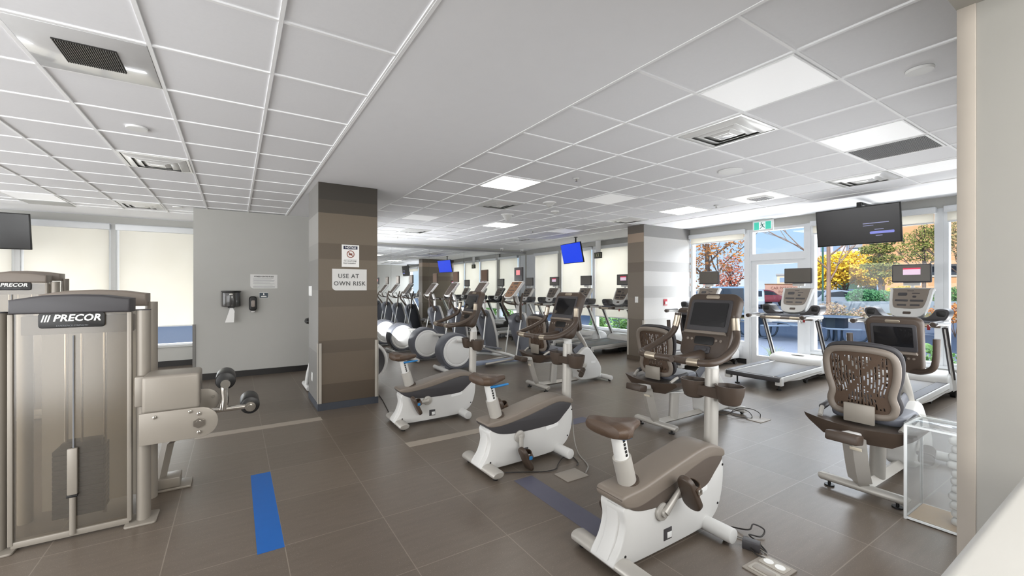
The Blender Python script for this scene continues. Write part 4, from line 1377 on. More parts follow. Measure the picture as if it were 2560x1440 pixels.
    # lower frame towards the back
    obj('lower_leg', MB().tube([(x0 - .0, .52, .05), (x0 + .06, .52, .36), (x0 + .24, .40, .56), (x0 + .26, .30, .62)], .05, 4, ref=(0, 1, 0), rb=.04), MACH, t, sharp=30)
    obj('lower_foot', MB().bb(x0 - .05, x0 + .14, .44, .60, .02, .095, .008).bb(x0 - .05, x0 + .21, .43, .61, 0, .018, .005), MACH, t)
    return t


make_tower((-.869, 3.595, 0), 'weight machine with large smoked shroud and chrome roller arm, nearest on the floor', 1.523, .545, True, True)
make_tower((-2.22, 7.02, 0), 'taller weight machine standing behind, by the shaded windows', 1.745, .575, False)


# ------------------------------------------------------------------ televisions
def make_tv(loc, yaw, tilt, w, label, kind):
    """yaw 0 looks towards -x; hangs on a pole from the ceiling"""
    h = w * .5625
    t = thing('television', label, 'television', loc, yaw)
    q = Matrix.Rotation(-tilt, 4, 'Y')
    fw_ = obj('housing', MB().bb(0, .035, -w / 2, w / 2, -h / 2, h / 2, .006).bb(.035, .07, -w * .3, w * .3, -h * .3, h * .25, .012).xf(q), BLACK, t)
    scr = {'dark': mat('screen_black', (30, 29, 29), 0.18), 'blue': mat('screen_blue', (10, 56, 206), 0.4, var=0.01, emit=0.8), 'menu': mat('screen_menu', (38, 36, 37), 0.22)}[kind]
    so = obj('screen', MB().bb(-.003, .001, -w / 2 + .014, w / 2 - .014, -h / 2 + .016, h / 2 - .014).xf(q), scr, t)
    if kind == 'menu':
        lines = MB()
        for (y0, y1, z, th) in ((-.31, -.02, .02, .006), (-.14, -.02, -.012, .004), (-.25, -.15, -.075, .005), (-.235, -.16, -.165, .005)):
            lines.bb(-.0045, -.003, y0 - .06, y1 - .06, z - th, z + th)
        obj('menu_text', lines.xf(q), mat('menu_text_glow', (150, 152, 186), 0.5, emit=0.35), so)
        obj('menu_button', MB().prism(rrect(.27, .036, .012, 4, -.29, -.12), 'x', -.005, -.003).xf(q), mat('menu_button_glow', (128, 134, 206), 0.5, emit=0.6), so)
    obj('tilt_bracket', MB().bb(.06, .13, -.10, .10, -.10, .10, .01).xf(q), BLACK, t)
    pz = C - loc[2]
    if kind == 'menu':
        obj('wall_arm', MB().bb(.12, XW - loc[0] - .025, -.03, .03, .325, .37, .006).bb(XW - loc[0] - .03, XW - loc[0] - .012, -.08, .08, .30, .40, .004).bb(.10, .16, -.03, .03, -.05, .37, .006), BLACK, t)
    else:
        obj('ceiling_pole', MB().cyl((.13, 0, -.06), (.13, 0, pz), .018, 12).cyl((.13, 0, pz - .012), (.13, 0, pz), .05, 16), BLACK, t)
    return t


make_tv((7.92 * S, 2.505 * S, 2.498), 0, R(8), 1.0, 'large dark wall television showing a menu with a violet button, above the windows', 'menu')
make_tv((7.62, 8.33, 2.485), R(-10), R(12), .95, 'hanging television with plain bright blue screen between pier and mirror wall', 'blue')
make_tv((-3.32, 9.55, 2.465), R(90), R(9), 1.02, 'black switched-off television hanging in front of the shaded windows', 'dark')


# ------------------------------------------------------------------ exit signs
def exit_sign(loc, label, lit):
    t = thing('exit_sign', label, 'exit sign', loc, 0)
    w, h = (.37, .22) if lit else (.27, .17)
    obj('housing', MB().bb(0, .05, -w / 2, w / 2, -h / 2, h / 2, .005), WHITE if lit else BLACK, t)
    obj('bracket', MB().bb(.015, .035, -.09, .09, h / 2, C - loc[2]), WHITE, t)
    g = mat('sign_green', (70, 196, 172), 0.4, var=.02, emit=0.35) if lit else mat('sign_green_unlit', (48, 66, 46), 0.5)
    w_ = mat('sign_white', (236, 244, 242), 0.4, var=.01, emit=0.35) if lit else mat('sign_white_unlit', (190, 186, 160), 0.5)
    p = obj('panel', MB().bb(-.002, .001, -w / 2 + .02, w / 2 - .02, -h / 2 + .03, h / 2 - .03), w_, t)
    obj('green_field', MB().bb(-.004, -.002, -w / 2 + .03, -.055, -h / 2 + .035, h / 2 - .035).bb(-.004, -.002, .065, w / 2 - .03, -h / 2 + .035, h / 2 - .035), g, p)
    m = MB()
    m.cyl((-.004, .02, .052), (-.002, .02, .052), .014, 14)
    m.prism([(.022, .035), (-.008, .030), (-.014, -.012), (.008, -.016)], 'x', -.004, -.002)
    m.prism([(.006, -.010), (-.014, -.008), (-.044, -.040), (-.034, -.05), (-.008, -.026)], 'x', -.004, -.002)
    m.prism([(.008, -.014), (-.006, -.016), (.020, -.040), (.046, -.066), (.054, -.058), (.032, -.034)], 'x', -.004, -.002)
    m.prism([(.018, .034), (.040, .016), (.034, -.002), (.026, .0), (.030, .012), (.012, .024)], 'x', -.004, -.002)
    m.prism([(-.006, .030), (-.030, .020), (-.040, .034), (-.034, .04), (-.026, .03), (-.008, .038)], 'x', -.004, -.002)
    obj('running_figure', m, mat('sign_figure', (84, 130, 124), 0.5) if lit else BLACK, p)
    return t


exit_sign((8.93, 4.28, 2.80), 'green and white running figure exit sign above the glazed door', True)
exit_sign((8.85, 8.60, 2.50), 'dark exit sign at the ceiling just beside the blue television', False)


# ------------------------------------------------------------------ signs and fittings on walls
def plate_s(name, label, cat, x0, x1, z0, z1, y, m, th=.004, cut=0, group=None):
    t = thing(name, label, cat, ((x0 + x1) / 2, y, (z0 + z1) / 2), 0, group)
    w, h = x1 - x0, z1 - z0
    pts = [(-w / 2 + cut, -h / 2), (w / 2, -h / 2), (w / 2, h / 2), (-w / 2, h / 2), (-w / 2, -h / 2 + cut)] if cut else [(-w / 2, -h / 2), (w / 2, -h / 2), (w / 2, h / 2), (-w / 2, h / 2)]
    if cut:
        pts = [(w / 2, -h / 2), (w / 2, h / 2), (-w / 2, h / 2)] + [(-w / 2 + cut - cut * cos(R(a)), -h / 2 + cut - cut * sin(R(a))) for a in range(0, 91, 15)]
    b = obj('board', MB().prism(pts, 'y', -th, 0, .001, 1), m, t)
    return t, b, w, h


yc = 5.67
# "use at own risk"
t, b, w, h = plate_s('wall_sign', 'white sign lettered use at own risk on the striped column', 'sign', 1.075, 1.520, 1.535, 1.815, yc, mat('sign_pale_grey', (214, 213, 210), 0.5, var=.01), .006, .05)
DKL = mat('sign_grey_lettering', (84, 84, 84), 0.6)
obj('lettering', text_mb('USE AT', .078, FACE_S((-.015, -.0075, .045)), spacing=1.1, weight=.001), DKL, t)
obj('lettering', text_mb('OWN RISK', .078, FACE_S((0, -.0075, -.052)), spacing=1.1, weight=.001), DKL, t)
# notice with barred circle
t, b, w, h = plate_s('notice_poster', 'small white notice with a barred circle above the own risk sign', 'sign', 1.195, 1.420, 1.842, 2.135, yc, PAPER)
obj('header', MB().bb(-.09, .09, -.006, -.004, .088, .130), mat('notice_navy', (44, 46, 70), 0.5), t)
obj('lettering', text_mb('NOTICE', .038, FACE_S((0, -.0068, .109)), weight=.0006), PAPER, t)
ring = MB().lathe([(.040, -.006), (.050, -.006), (.050, -.004), (.040, -.004)], (0, 0, .024), 'y', 32, caps=False).box((0, -.005, .024), (.088, .002, .009), ('Y', R(45)))
obj('barred_circle', ring, mat('notice_brown_red', (150, 92, 76), 0.5), t)
obj('camera_pictogram', MB().bb(-.022, .022, -.0055, -.004, .010, .034).cyl((0, -.0062, .022), (0, -.0055, .022), .010, 14), mat('notice_red_brown', (126, 70, 58), 0.5), t)
obj('small_lettering', text_mb('NO CELLPHONE', .022, FACE_S((-.005, -.0052, -.068))), INK, t)
obj('small_lettering', text_mb('PHOTOGRAPHY', .022, FACE_S((-.012, -.0052, -.098))), INK, t)
obj('rule_line', MB().bb(-.085, .085, -.005, -.004, -.050, -.048), GREYINK, t)
# rules notice on the grey wall
yp = 8.60
t, b, w, h = plate_s('notice_sheet', 'white rules sheet with grey lines on the grey partition wall', 'sign', .235, .670, 1.560, 1.810, yp, mat('notice_white', (222, 221, 218), 0.5, var=.01), .005, .05)
obj('heading', text_mb('FITNESS CENTRE RULES', .030, FACE_S((0, -.0062, .088)), weight=.0005), INK, t)
for k, (a, bx) in enumerate(((-.175, .15), (-.175, .12), (-.17, .17), (-.175, .16), (-.17, .10), (-.175, .17), (-.165, .14))):
    obj('text_line', MB().bb(a, bx, -.006, -.005, .054 - .020 * k, .058 - .020 * k), GREYINK, t)
obj('footer_line', MB().bb(-.175, .175, -.006, -.005, -.104, -.094), GREYINK, t)
t, b, w, h = plate_s('wall_label', 'small dark label between the rules sheet and the soap dispenser', 'sign', .375, .520, 1.385, 1.485, yp, PAPER)
obj('dark_band', MB().bb(-.068, .068, -.0055, -.004, -.045, .042), mat('label_slate', (66, 78, 86), 0.5), t)
obj('white_mark', MB().prism([(-.012, .0), (.012, .0), (.006, .038), (-.006, .038)], 'y', -.0065, -.0055).prism(rrect(.09, .022, .01, 4, 0, -.022), 'y', -.0065, -.0055), PAPER, t)
# paper towel dispenser
t = thing('paper_towel_dispenser', 'smoky grey paper towel dispenser on the grey partition wall, towel hanging out', 'towel dispenser', (-.055, yp, 1.375), 0)
dp = [(-.14, 0), (.14, 0), (.145, -.10), (.11, -.19), (.04, -.22), (-.04, -.22), (-.11, -.19), (-.145, -.10)]
obj('housing', MB().prism(dp, 'z', -.13, .12, .012, 3), mat('smoky_plastic', (64, 63, 61), 0.22, coat=.4), t, sharp=50)
obj('top_lid', MB().prism([(p[0] * 1.02, p[1] * 1.02 if p[1] else 0) for p in dp], 'z', .12, .142, .006, 2), BLACK, t, sharp=50)
obj('lock', MB().prism(rrect(.05, .022, .008, 4, 0, .085), 'y', -.226, -.215, .002), CHROME, t)
obj('outlet_mouth', MB().prism([(-.04, -.06), (.04, -.06), (.05, -.20), (-.05, -.20)], 'z', -.15, -.12, .006), BLACK, t)
tw = cr([(0, -.14, -.13), (.003, -.145, -.18), (-.004, -.15, -.26), (-.03, -.15, -.40)], 5)
obj('paper_towel', MB().loft([[(p.x - .012 - .05 * k, p.y, p.z), (p.x + .014 + .055 * k * (1.25 if .35 < k < .6 else 1), p.y - .01, p.z), (p.x + .014 + .055 * k, p.y - .006, p.z), (p.x - .012 - .05 * k, p.y + .004, p.z)] for k, p in zip([i / (len(tw) - 1) for i in range(len(tw))], tw)]), PAPER, t)
# soap dispenser
t = thing('soap_dispenser', 'black soap dispenser with a light push tongue beside the towel dispenser', 'soap dispenser', (.275, yp, 1.29), 0)
obj('housing', MB().prism([(p[0], p[1]) for p in rrect(.125, .26, .05, 6)], 'y', -.10, 0, .02, 3), BLACK, t)
obj('push_tongue', MB().prism(rrect(.06, .12, .02, 5, 0, .0), 'y', -.115, -.095, .006), mat('pearl_plastic', (150, 140, 132), 0.3), t)
obj('drip_guide', MB().bb(-.03, .03, -.09, -.02, -.16, -.125, .006), mat('milky_plastic', (200, 198, 196), 0.4), t)
# switches and sockets


def small_plate(name, label, loc, face, w, h, rock):
    t = thing(name, label, 'switch' if 'switch' in name else 'socket', loc, {'W': 0, 'S': R(90)}[face])
    obj('cover', MB().bb(-.006, 0, -w / 2, w / 2, -h / 2, h / 2, .002), WHITE, t)
    for (dy, dz, a, bb) in rock:
        obj('rocker' if 'switch' in name else 'socket_face', MB().bb(-.010, -.006, dy - a / 2, dy + a / 2, dz - bb / 2, dz + bb / 2, .0015), PAPER, t)
    return t


small_plate('light_switch', 'white double light switch on the lit flank of the striped column', (.904, 6.28, 1.525), 'W', .26, .135, [(-.06, 0, .045, .10), (.06, 0, .045, .10)])
small_plate('wall_socket', 'low white socket on the lit flank of the striped column', (.904, 6.12, .36), 'W', .075, .115, [(0, .025, .035, .03), (0, -.025, .035, .03)])
small_plate('light_switch', 'white switch plate on the tan striped end of the pier', (7.43, 6.08, 1.315), 'W', .085, .13, [(0, .03, .03, .035), (0, -.03, .03, .035)])
t = thing('fire_alarm_pull', 'small red and white fire alarm pull on the pale side of the pier', 'alarm', (8.14, 5.894, 1.25), R(90))
obj('backplate', MB().bb(-.012, 0, -.06, .06, -.07, .07, .003), mat('alarm_red', (176, 52, 62), 0.4), t)
obj('pull_bar', MB().bb(-.03, -.012, -.03, .03, -.045, .02, .004), WHITE, t)


# ------------------------------------------------------------------ ceiling fittings
def cell_r(i, j):
    """centre of a cell of the tile grid (column i counted from the plaster band, row j)"""
    return GX0 + (i + .5) * T, 1.14 + (j + .5) * T


def led(x, y, lit, label):
    t = thing('ceiling_light', label, 'ceiling light', (x, y, C), 0, 'flat panel ceiling lights')
    f = MB()
    a = .292
    f.bb(-a, a, -a, -a + .012, -.008, .004).bb(-a, a, a - .012, a, -.008, .004).bb(-a, -a + .012, -a + .012, a - .012, -.008, .004).bb(a - .012, a, -a + .012, a - .012, -.008, .004)
    obj('frame', f, TBAR, t)
    obj('diffuser', MB().bb(-a + .012, a - .012, -a + .012, a - .012, -.004, .003), LED if lit else LEDOFF_GLOW, t)
    return t


for (i, j, lit, lb) in ((1, 0, 0, 'unlit white ceiling panel light, biggest one, over the bike row'), (4, 0, 0, 'unlit white ceiling panel light touching the grey slatted grille'),
                        (7, 0, 0, 'unlit white ceiling panel light cut by the cream jamb, past the grille'), (1, 5, 1, 'brightly lit ceiling panel closest to the plaster band'),
                        (4, 5, 0, 'unlit white ceiling panel midway between two lit panels'), (7, 5, 1, 'brightly lit ceiling panel above the pale pier'),
                        (4, 10, 1, 'brightly lit ceiling panel above the elliptical trainers'), (7, 10, 0, 'unlit white ceiling panel above the blue television'),
                        (1, 10, 0, 'unlit white ceiling panel behind the cone shaped detector'), (4, 15, 0, 'unlit white ceiling panel nearest the mirror wall'),
                        (1, 15, 0, 'unlit white ceiling panel next to the mirror, near the column')):
    led(*cell_r(i, j), lit, lb)
led(.81 - 5.5 * T, 1.14 + 12.5 * T, 0, 'unlit white ceiling panel above the black television')


def vent4(x, y, label, lit=False):
    t = thing('air_vent', label, 'air vent', (x, y, C), 0, 'square ceiling air vents')
    a = .292
    vm = mat('vent_enamel', (236, 236, 234), 0.22, .1, var=.02)
    f = MB().bb(-a, a, -a, -a + .02, -.008, .004).bb(-a, a, a - .02, a, -.008, .004).bb(-a, -a + .02, -a + .02, a - .02, -.008, .004).bb(a - .02, a, -a + .02, a - .02, -.008, .004)
    obj('frame', f, vm, t)
    obj('throat', MB().bb(-.27, .27, -.27, .27, .0, .004), mat('vent_throat_grey', (150, 149, 147), 0.6), t)
    for (r0, z0, r1, z1) in ((.266, -.002, .200, -.026), (.196, -.006, .130, -.030), (.126, -.010, .066, -.034)):
        m = MB()
        th = .006

        def sq(r, z):
            return [(-r, -r, z), (r, -r, z), (r, r, z), (-r, r, z)]
        m.loft([sq(r0, z0), sq(r1, z1), sq(r1 - th, z1), sq(r0 - th * 2.4, z0)], caps=False, closed=True)
        obj('louvre', m, vm, t, sharp=20)
    obj('centre_plate', MB().bb(-.062, .062, -.062, .062, -.034, -.028, .002), vm, t)
    return t


for (i, j, lb) in ((2, 1, 'ceiling air vent next to the biggest unlit panel light'), (7, 1, 'ceiling air vent above the treadmill with pink screen'),
                   (2, 7, 'ceiling air vent between the two lit panels near the column'), (7, 7, 'ceiling air vent just above the tan end of the pier'),
                   (2, 13, 'ceiling air vent near the mirror wall, close to the column'), (7, 13, 'ceiling air vent near the mirror corner, above the far treadmills')):
    vent4(*cell_r(i, j), lb)
vent4(.81 - 2.5 * T, 1.14 + 7.5 * T, 'ceiling air vent in the long tile field over the weight machines')
vent4(.81 - 3.5 * T, 1.14 + 12.5 * T, 'ceiling air vent just before the shaded windows, beside the partition')
# half plate vent beside a white plate
x, y = cell_r(7, 3)
t = thing('air_vent', 'white ceiling plate with a small dark slotted vent, above the big television', 'air vent', (x, y, C), 0)
obj('plate', MB().bb(-.292, .292, -.292, .292, -.006, .004, .002), LEDOFF_GLOW, t)  # plate shares the glow added to the unlit panels
obj('collar', MB().bb(-.13, .13, -.16, .10, -.03, -.006, .006), WHITE, t)
sl = MB()
for k in range(7):
    sl.bb(-.11, .11, -.14 + .033 * k, -.122 + .033 * k, -.033, -.029)
obj('slot', sl, CHAR, t)
# grilles
x, y = cell_r(5, 0)
t = thing('ceiling_grille', 'grey slatted return air grille filling one ceiling tile', 'air grille', (x, y, C), 0)
obj('frame', MB().bb(-.292, .292, -.292, -.275, -.008, .004).bb(-.292, .292, .275, .292, -.008, .004).bb(-.292, -.275, -.275, .275, -.008, .004).bb(.275, .292, -.275, .275, -.008, .004), TBAR, t)
obj('back', MB().bb(-.275, .275, -.275, .275, .0, .004), mat('grille_shadow', (92, 92, 92), 0.8), t)
sl = MB()
for k in range(46):
    yy = -.27 + .0117 * k
    sl.box((0, yy, -.003), (.55, .0065, .003), ('X', R(30)))
obj('slat', sl, mat('grille_grey', (168, 168, 168), 0.5), t)
x, y = .81 - 2.5 * T, 1.14 + 3.5 * T
t = thing('ceiling_grille', 'small dark square grille in a glossy white ceiling plate', 'air grille', (x, y, C), 0)
obj('plate', MB().bb(-.292, .292, -.292, .292, -.006, .004, .002), mat('glossy_white_plate', (214, 214, 214), 0.16, coat=.5), t)
obj('core', MB().bb(-.135, .135, -.14, .14, -.012, -.006), mat('grille_dark', (48, 46, 44), 0.7), t)
sl = MB()
for k in range(26):
    sl.box((-.13 + .0104 * k, 0, -.014), (.003, .27, .006), ('Y', R(25)))
obj('slat', sl, mat('grille_slat_grey', (112, 110, 106), 0.5), t)
x, y = .81 - 5.5 * T, 1.14 + 13.5 * T
t = thing('ceiling_grille', 'pale flush return grille by the edge of the shaded windows', 'air grille', (x, y - .06, C), 0)
obj('plate', MB().bb(-.28, .28, -.2, .2, -.006, .004, .002), mat('grille_light', (186, 186, 184), 0.5), t)
sl = MB()
for k in range(16):
    sl.bb(-.27, .27, -.19 + .0245 * k, -.182 + .0245 * k, -.008, -.006)
obj('slat', sl, GREYW, t)


def disc(name, label, cat, x, y, r, m, hh=.012, group=None):
    t = thing(name, label, cat, (x, y, C), 0, group)
    obj('rim', MB().lathe([(r * .8, -hh), (r * .95, -hh), (r, -hh * .5), (r, .004), (r * .8, .004)], (0, 0, 0), 'z', 32), WHITE, t)
    obj('face', MB().lathe([(.0, -hh * .8), (r * .8, -hh * .8), (r * .8, .002), (.0, .002)], (0, 0, 0), 'z', 32), m, t)
    return t


disc('ceiling_speaker', 'round flush ceiling speaker close to the cream jamb', 'speaker', 3.64, .84, .066, mat('speaker_mesh', (212, 212, 212), 0.7))
disc('ceiling_speaker', 'round white ceiling speaker between air vent and slotted plate', 'speaker', 4.91, 2.70, .125, mat('speaker_mesh', (212, 212, 212), 0.7))
disc('downlight', 'round downlight in the tile field above the weight machines', 'ceiling light', -.71, 4.56, .075, LED)
disc('downlight', 'tiny round downlight by the partition wall and shaded windows', 'ceiling light', -.82, 8.66, .07, LED)


def cone(x, y, label, r=.10, hh=.10):
    t = thing('smoke_detector', label, 'smoke detector', (x, y, C), 0)
    obj('base', MB().lathe([(.0, -.02), (r, -.02), (r * 1.05, -.008), (r * 1.05, .002), (.0, .002)], (0, 0, 0), 'z', 24), WHITE, t)
    obj('dome', MB().lathe([(.0, -hh), (r * .25, -hh), (r * .55, -hh * .6), (r * .85, -.02), (.0, -.02)], (0, 0, 0), 'z', 24), SHELL, t)
    return t


cone(4.29, 6.40, 'cone shaped smoke detector near the lit panel over the elliptical trainers', .115, .12)
cone(4.26, 5.16, 'smoke detector dome beside the unlit panel midway on the ceiling', .10, .07)
cone(4.83, 5.70, 'smaller smoke detector just behind the dome shaped one', .07, .06)
for (x, y, lb) in ((3.61, 3.86, 'tiny sprinkler head in a tile beyond the first air vent'), (6.77, 3.95, 'tiny sprinkler head beside the lit panel near the pier'),
                   (3.65, 10.6, 'tiny sprinkler head near the mirror wall top'), (6.05, 7.95, 'tiny sprinkler head above the far treadmills')):
    t = thing('sprinkler', lb, 'sprinkler', (x, y, C), 0)
    obj('escutcheon', MB().lathe([(.0, -.008), (.03, -.008), (.038, .0), (.0, .0)], (0, 0, 0), 'z', 18), WHITE, t)
    obj('head', MB().lathe([(.0, -.04), (.02, -.038), (.008, -.03), (.008, -.008), (.0, -.008)], (0, 0, 0), 'z', 12), CHROME, t)
for (x, y, lb) in ((8.62, 11.95, 'white dome camera in the ceiling corner by the mirror'), (7.75, 11.9, 'white dome camera on the ceiling edge above the mirror panels')):
    t = thing('security_camera', lb, 'camera', (x, y, C), 0)
    obj('base', MB().lathe([(.0, -.03), (.055, -.03), (.06, 0), (.0, 0)], (0, 0, 0), 'z', 20), WHITE, t)
    obj('dome', MB().ball((0, 0, -.045), .045, 16), WHITE, t)
    obj('lens', MB().cyl((-.02, -.03, -.06), (-.035, -.05, -.07), .018, 12), BLACK, t)

# ------------------------------------------------------------------ things on the floor
BT = mat('blue_vinyl_tape', (22, 92, 168), 0.5, var=.05, scale=14)
FT = mat('worn_pale_tape', (156, 146, 134), 0.5, var=.05, scale=14)
VT = mat('worn_violet_tape', (92, 92, 108), 0.5, var=.06, scale=14)


def tape(label, x0, x1, y0, y1, m):
    o = obj('floor_tape', MB().bb(x0, x1, y0, y1, .0002, .0016), m)
    return tag(o, label, 'tape')


tape('bright blue tape strip on the floor in front of the weight machine', .112, .258, 2.80, 4.01, BT)
tape('pale worn tape strip on the floor from the weight machine to the column', -.36, .89, 5.26, 5.40, FT)
tape('pale worn tape strip on the floor beside the middle upright bike', 1.47, 2.38, 3.92, 4.05, FT)
tape('faded violet tape strip on the floor between two upright bikes', 1.94, 2.12, 1.74, 2.80, VT)
tape('faint blue tape strip on the floor between two recumbent bikes', 3.18, 3.62, 3.60, 3.76, VT)


def floor_box(loc, rz, label, full):
    t = thing('floor_outlet_box', label, 'floor outlet', loc, rz)
    fm_ = mat('outlet_box_grey', (150, 142, 132), 0.4)
    obj('cover', MB().bb(-.115, .115, -.085, .085, 0, .007, .002), fm_, t)
    if full:
        for x in (-.052, .052):
            l = obj('flap', MB().prism(rrect(.085, .135, .012, 4, x, 0), 'z', .007, .010, .001), mat('outlet_lid', (172, 165, 154), 0.4), t)
            if x < 0:
                obj('lid_plate', MB().prism(rrect(.05, .11, .015, 4, x, 0), 'z', .010, .0125, .001), fm_, l)
            else:
                for y in (-.03, .03):
                    obj('round_lid', MB().cyl((x, y, .010), (x, y, .013), .025, 20), PAPER, l)
    return t


floor_box((2.545, 1.185, 0), R(-2), 'open floor outlet box with two lids, beside the brown-saddled bike', True)
floor_box((2.41, 2.635, 0), R(0), 'closed metal floor outlet plate in front of the middle upright bike', False)
floor_box((5.33, 2.60, 0), R(0), 'floor outlet plate with tangled cables before the glazed door', False)
CB = mat('black_cable', (40, 36, 33), 0.5)
CBG = mat('grey_cable', (150, 146, 140), 0.5)


def cable(label, pts, r=.0045, m=None):
    o = obj('power_cable', MB().tube(cr(pts, 6), r, 8), m or CB)
    return tag(o, label, 'cable')


cable('thin dark cable looping behind the foot of the brown-saddled bike', [(2.60, 1.80, .02), (2.70, 1.62, .012), (2.78, 1.50, .010), (2.80, 1.42, .03), (2.85, 1.42, .05), (2.88, 1.37, .03), (2.82, 1.36, .010), (2.76, 1.40, .02),
                                                                          (2.74, 1.34, .010), (2.70, 1.28, .008), (2.66, 1.25, .014)])
cable('pale second cable running to the open floor outlet box', [(2.58, 1.76, .012), (2.64, 1.58, .007), (2.70, 1.45, .007), (2.72, 1.36, .007), (2.68, 1.30, .007), (2.655, 1.245, .016)], .004, CBG)
t = thing('power_adapter', 'small black power adapter lying by the open floor outlet box', 'adapter', (2.655, 1.335, 0), R(20))
obj('case', MB().bb(-.03, .03, -.045, .045, .0, .05, .005), CHAR, t)
obj('plug_lead', MB().tube(cr([(-.03, .0, .02), (-.06, -.03, .01), (-.07, -.08, .008)], 4), .004, 8), CB, t)
cable('dark cable trailing under the middle upright bike to the outlet plate', [(1.95, 2.95, .008), (2.10, 2.88, .006), (2.25, 2.80, .006), (2.36, 2.78, .01), (2.44, 2.84, .012), (2.58, 2.92, .02), (2.66, 2.90, .01), (2.62, 2.78, .008), (2.55, 2.72, .02)])
cable('pale cable from the front of the middle upright bike to the outlet plate', [(2.77, 3.06, .50), (2.80, 3.05, .30), (2.80, 3.02, .10), (2.76, 2.92, .012), (2.66, 2.70, .008), (2.54, 2.60, .008)], .005, CBG)
cable('tangled dark cable in front of the recumbent bike before the glazed door', [(5.05, 2.98, .02), (5.15, 2.90, .01), (5.22, 2.84, .05), (5.28, 2.76, .09), (5.33, 2.70, .06), (5.30, 2.66, .01), (5.22, 2.74, .01), (5.14, 2.82, .04), (5.24, 2.80, .10), (5.36, 2.70, .10), (5.40, 2.62, .06), (5.37, 2.60, .012)])
cable('dark cable between the column and the upright bike beside it', [(1.72, 6.60, .05), (1.80, 6.30, .01), (1.78, 5.9, .008), (1.70, 5.4, .008), (1.62, 4.95, .01)], .005)

# ------------------------------------------------------------------ clear acrylic bin
t = thing('acrylic_bin', 'clear acrylic bin with tan base standing beside the cream jamb', 'bin', (3.96, .60, 0), 0)
bx, by, bz = .34, .54, .64
ab = MB()
th = .008
y1 = .37
y0 = y1 - by
ab.bb(-.06, -.06 + th, y0, y1, .012, bz).bb(-.06 + bx - th, -.06 + bx, y0, y1, .012, bz).bb(-.06 + th, -.06 + bx - th, y0, y0 + th, .012, bz).bb(-.06 + th, -.06 + bx - th, y1 - th, y1, .012, bz)
obj('wall_panel', ab, ACRYL, t)
obj('lid', MB().bb(-.068, -.06 + bx + .008, y0 - .008, y1 + .008, bz, bz + .014, .003), ACRYL, t)
ed = MB()
for (xx, yy) in ((-.06, y1), (-.06 + bx, y1), (-.06, y0), (-.06 + bx, y0)):
    ed.bb(xx - .008, xx + .008, yy - .008, yy + .008, .0, bz, .003)
for zz in (.012, bz - .004):
    ed.bb(-.066, -.054, y0, y1, zz - .006, zz + .006).bb(-.06 + bx - .006, -.054 + bx, y0, y1, zz - .006, zz + .006)
    ed.bb(-.06, -.06 + bx, y0 - .006, y0 + .006, zz - .006, zz + .006).bb(-.06, -.06 + bx, y1 - .006, y1 + .006, zz - .006, zz + .006)
obj('edge_strip', ed, mat('polished_acrylic_edge', (226, 228, 228), 0.25), t)
obj('base_board', MB().bb(-.05, -.07 + bx, y0 + .01, y1 - .01, .004, .02), mat('tan_base_board', (196, 164, 122), 0.5, var=.12, scale=16), t)
rng = random.Random(4)
for k in range(11):
    z = .02 + .052 * k
    if z + .05 > bz:
        break
    dx, dy = rng.uniform(-.012, .012), rng.uniform(-.012, .012)
    tw_ = obj('folded_towel', MB().bb(4.00 + dx, 4.16 + dx, .56 + dy, .79 + dy, z, z + .048, .02, 4), mat('white_towel', (226, 224, 220), 0.95, var=.04, scale=60, bump=.3))
    tag(tw_, 'white folded towel stacked inside the clear acrylic bin', 'towel', 'folded towels inside the clear bin')


# ------------------------------------------------------------------ outside the windows
def at_px(u, d, z=0.0):
    """ground point seen in picture column u at depth d"""
    r = (u - 1218.1) * d / 1046.8
    return (r * cos(.5423) + d * sin(.5423), d * cos(.5423) - r * sin(.5423), z)


PAVE = mat('grey_paving', (104, 112, 128), 0.75, var=.06, scale=1.2, bump=.05)
struct('ground', MB().bb(XW + .2, 190, -90, 190, -.2, -.03), PAVE)
struct('ground.001', MB().bb(-60, XW + .2, 12.6, 190, -.2, -.04).bb(-60, -6.6, -60, 12.6, -.2, -.04), PAVE)
kb = MB()
cx_, cy_, _ = at_px(2110, 22)
ang = -.5423


def oriented(mb):
    return mb.xf(Matrix.Translation((cx_, cy_, 0)) @ Matrix.Rotation(ang, 4, 'Z'))


struct('kerb', oriented(MB().bb(-9, 14, -2.4, -2.1, -.03, .12, .02)), mat('pale_kerb', (206, 204, 200), 0.8))
struct('land', oriented(MB().bb(-8, 14, -2.1, 3.0, -.03, .10, .02)), mat('autumn_turf', (142, 128, 84), 0.95, var=.25, scale=2.5))
struct('wall_planter', oriented(MB().bb(.0, 14, 2.4, 2.75, 0, .78, .02)), mat('blue_grey_concrete', (152, 164, 178), 0.8, var=.05, scale=2))
struct('wall_planter_side', oriented(MB().bb(-22, -8.4, 3.4, 3.7, 0, .42, .02)), mat('red_brown_border', (150, 106, 92), 0.85, var=.08))

rng = random.Random(7)


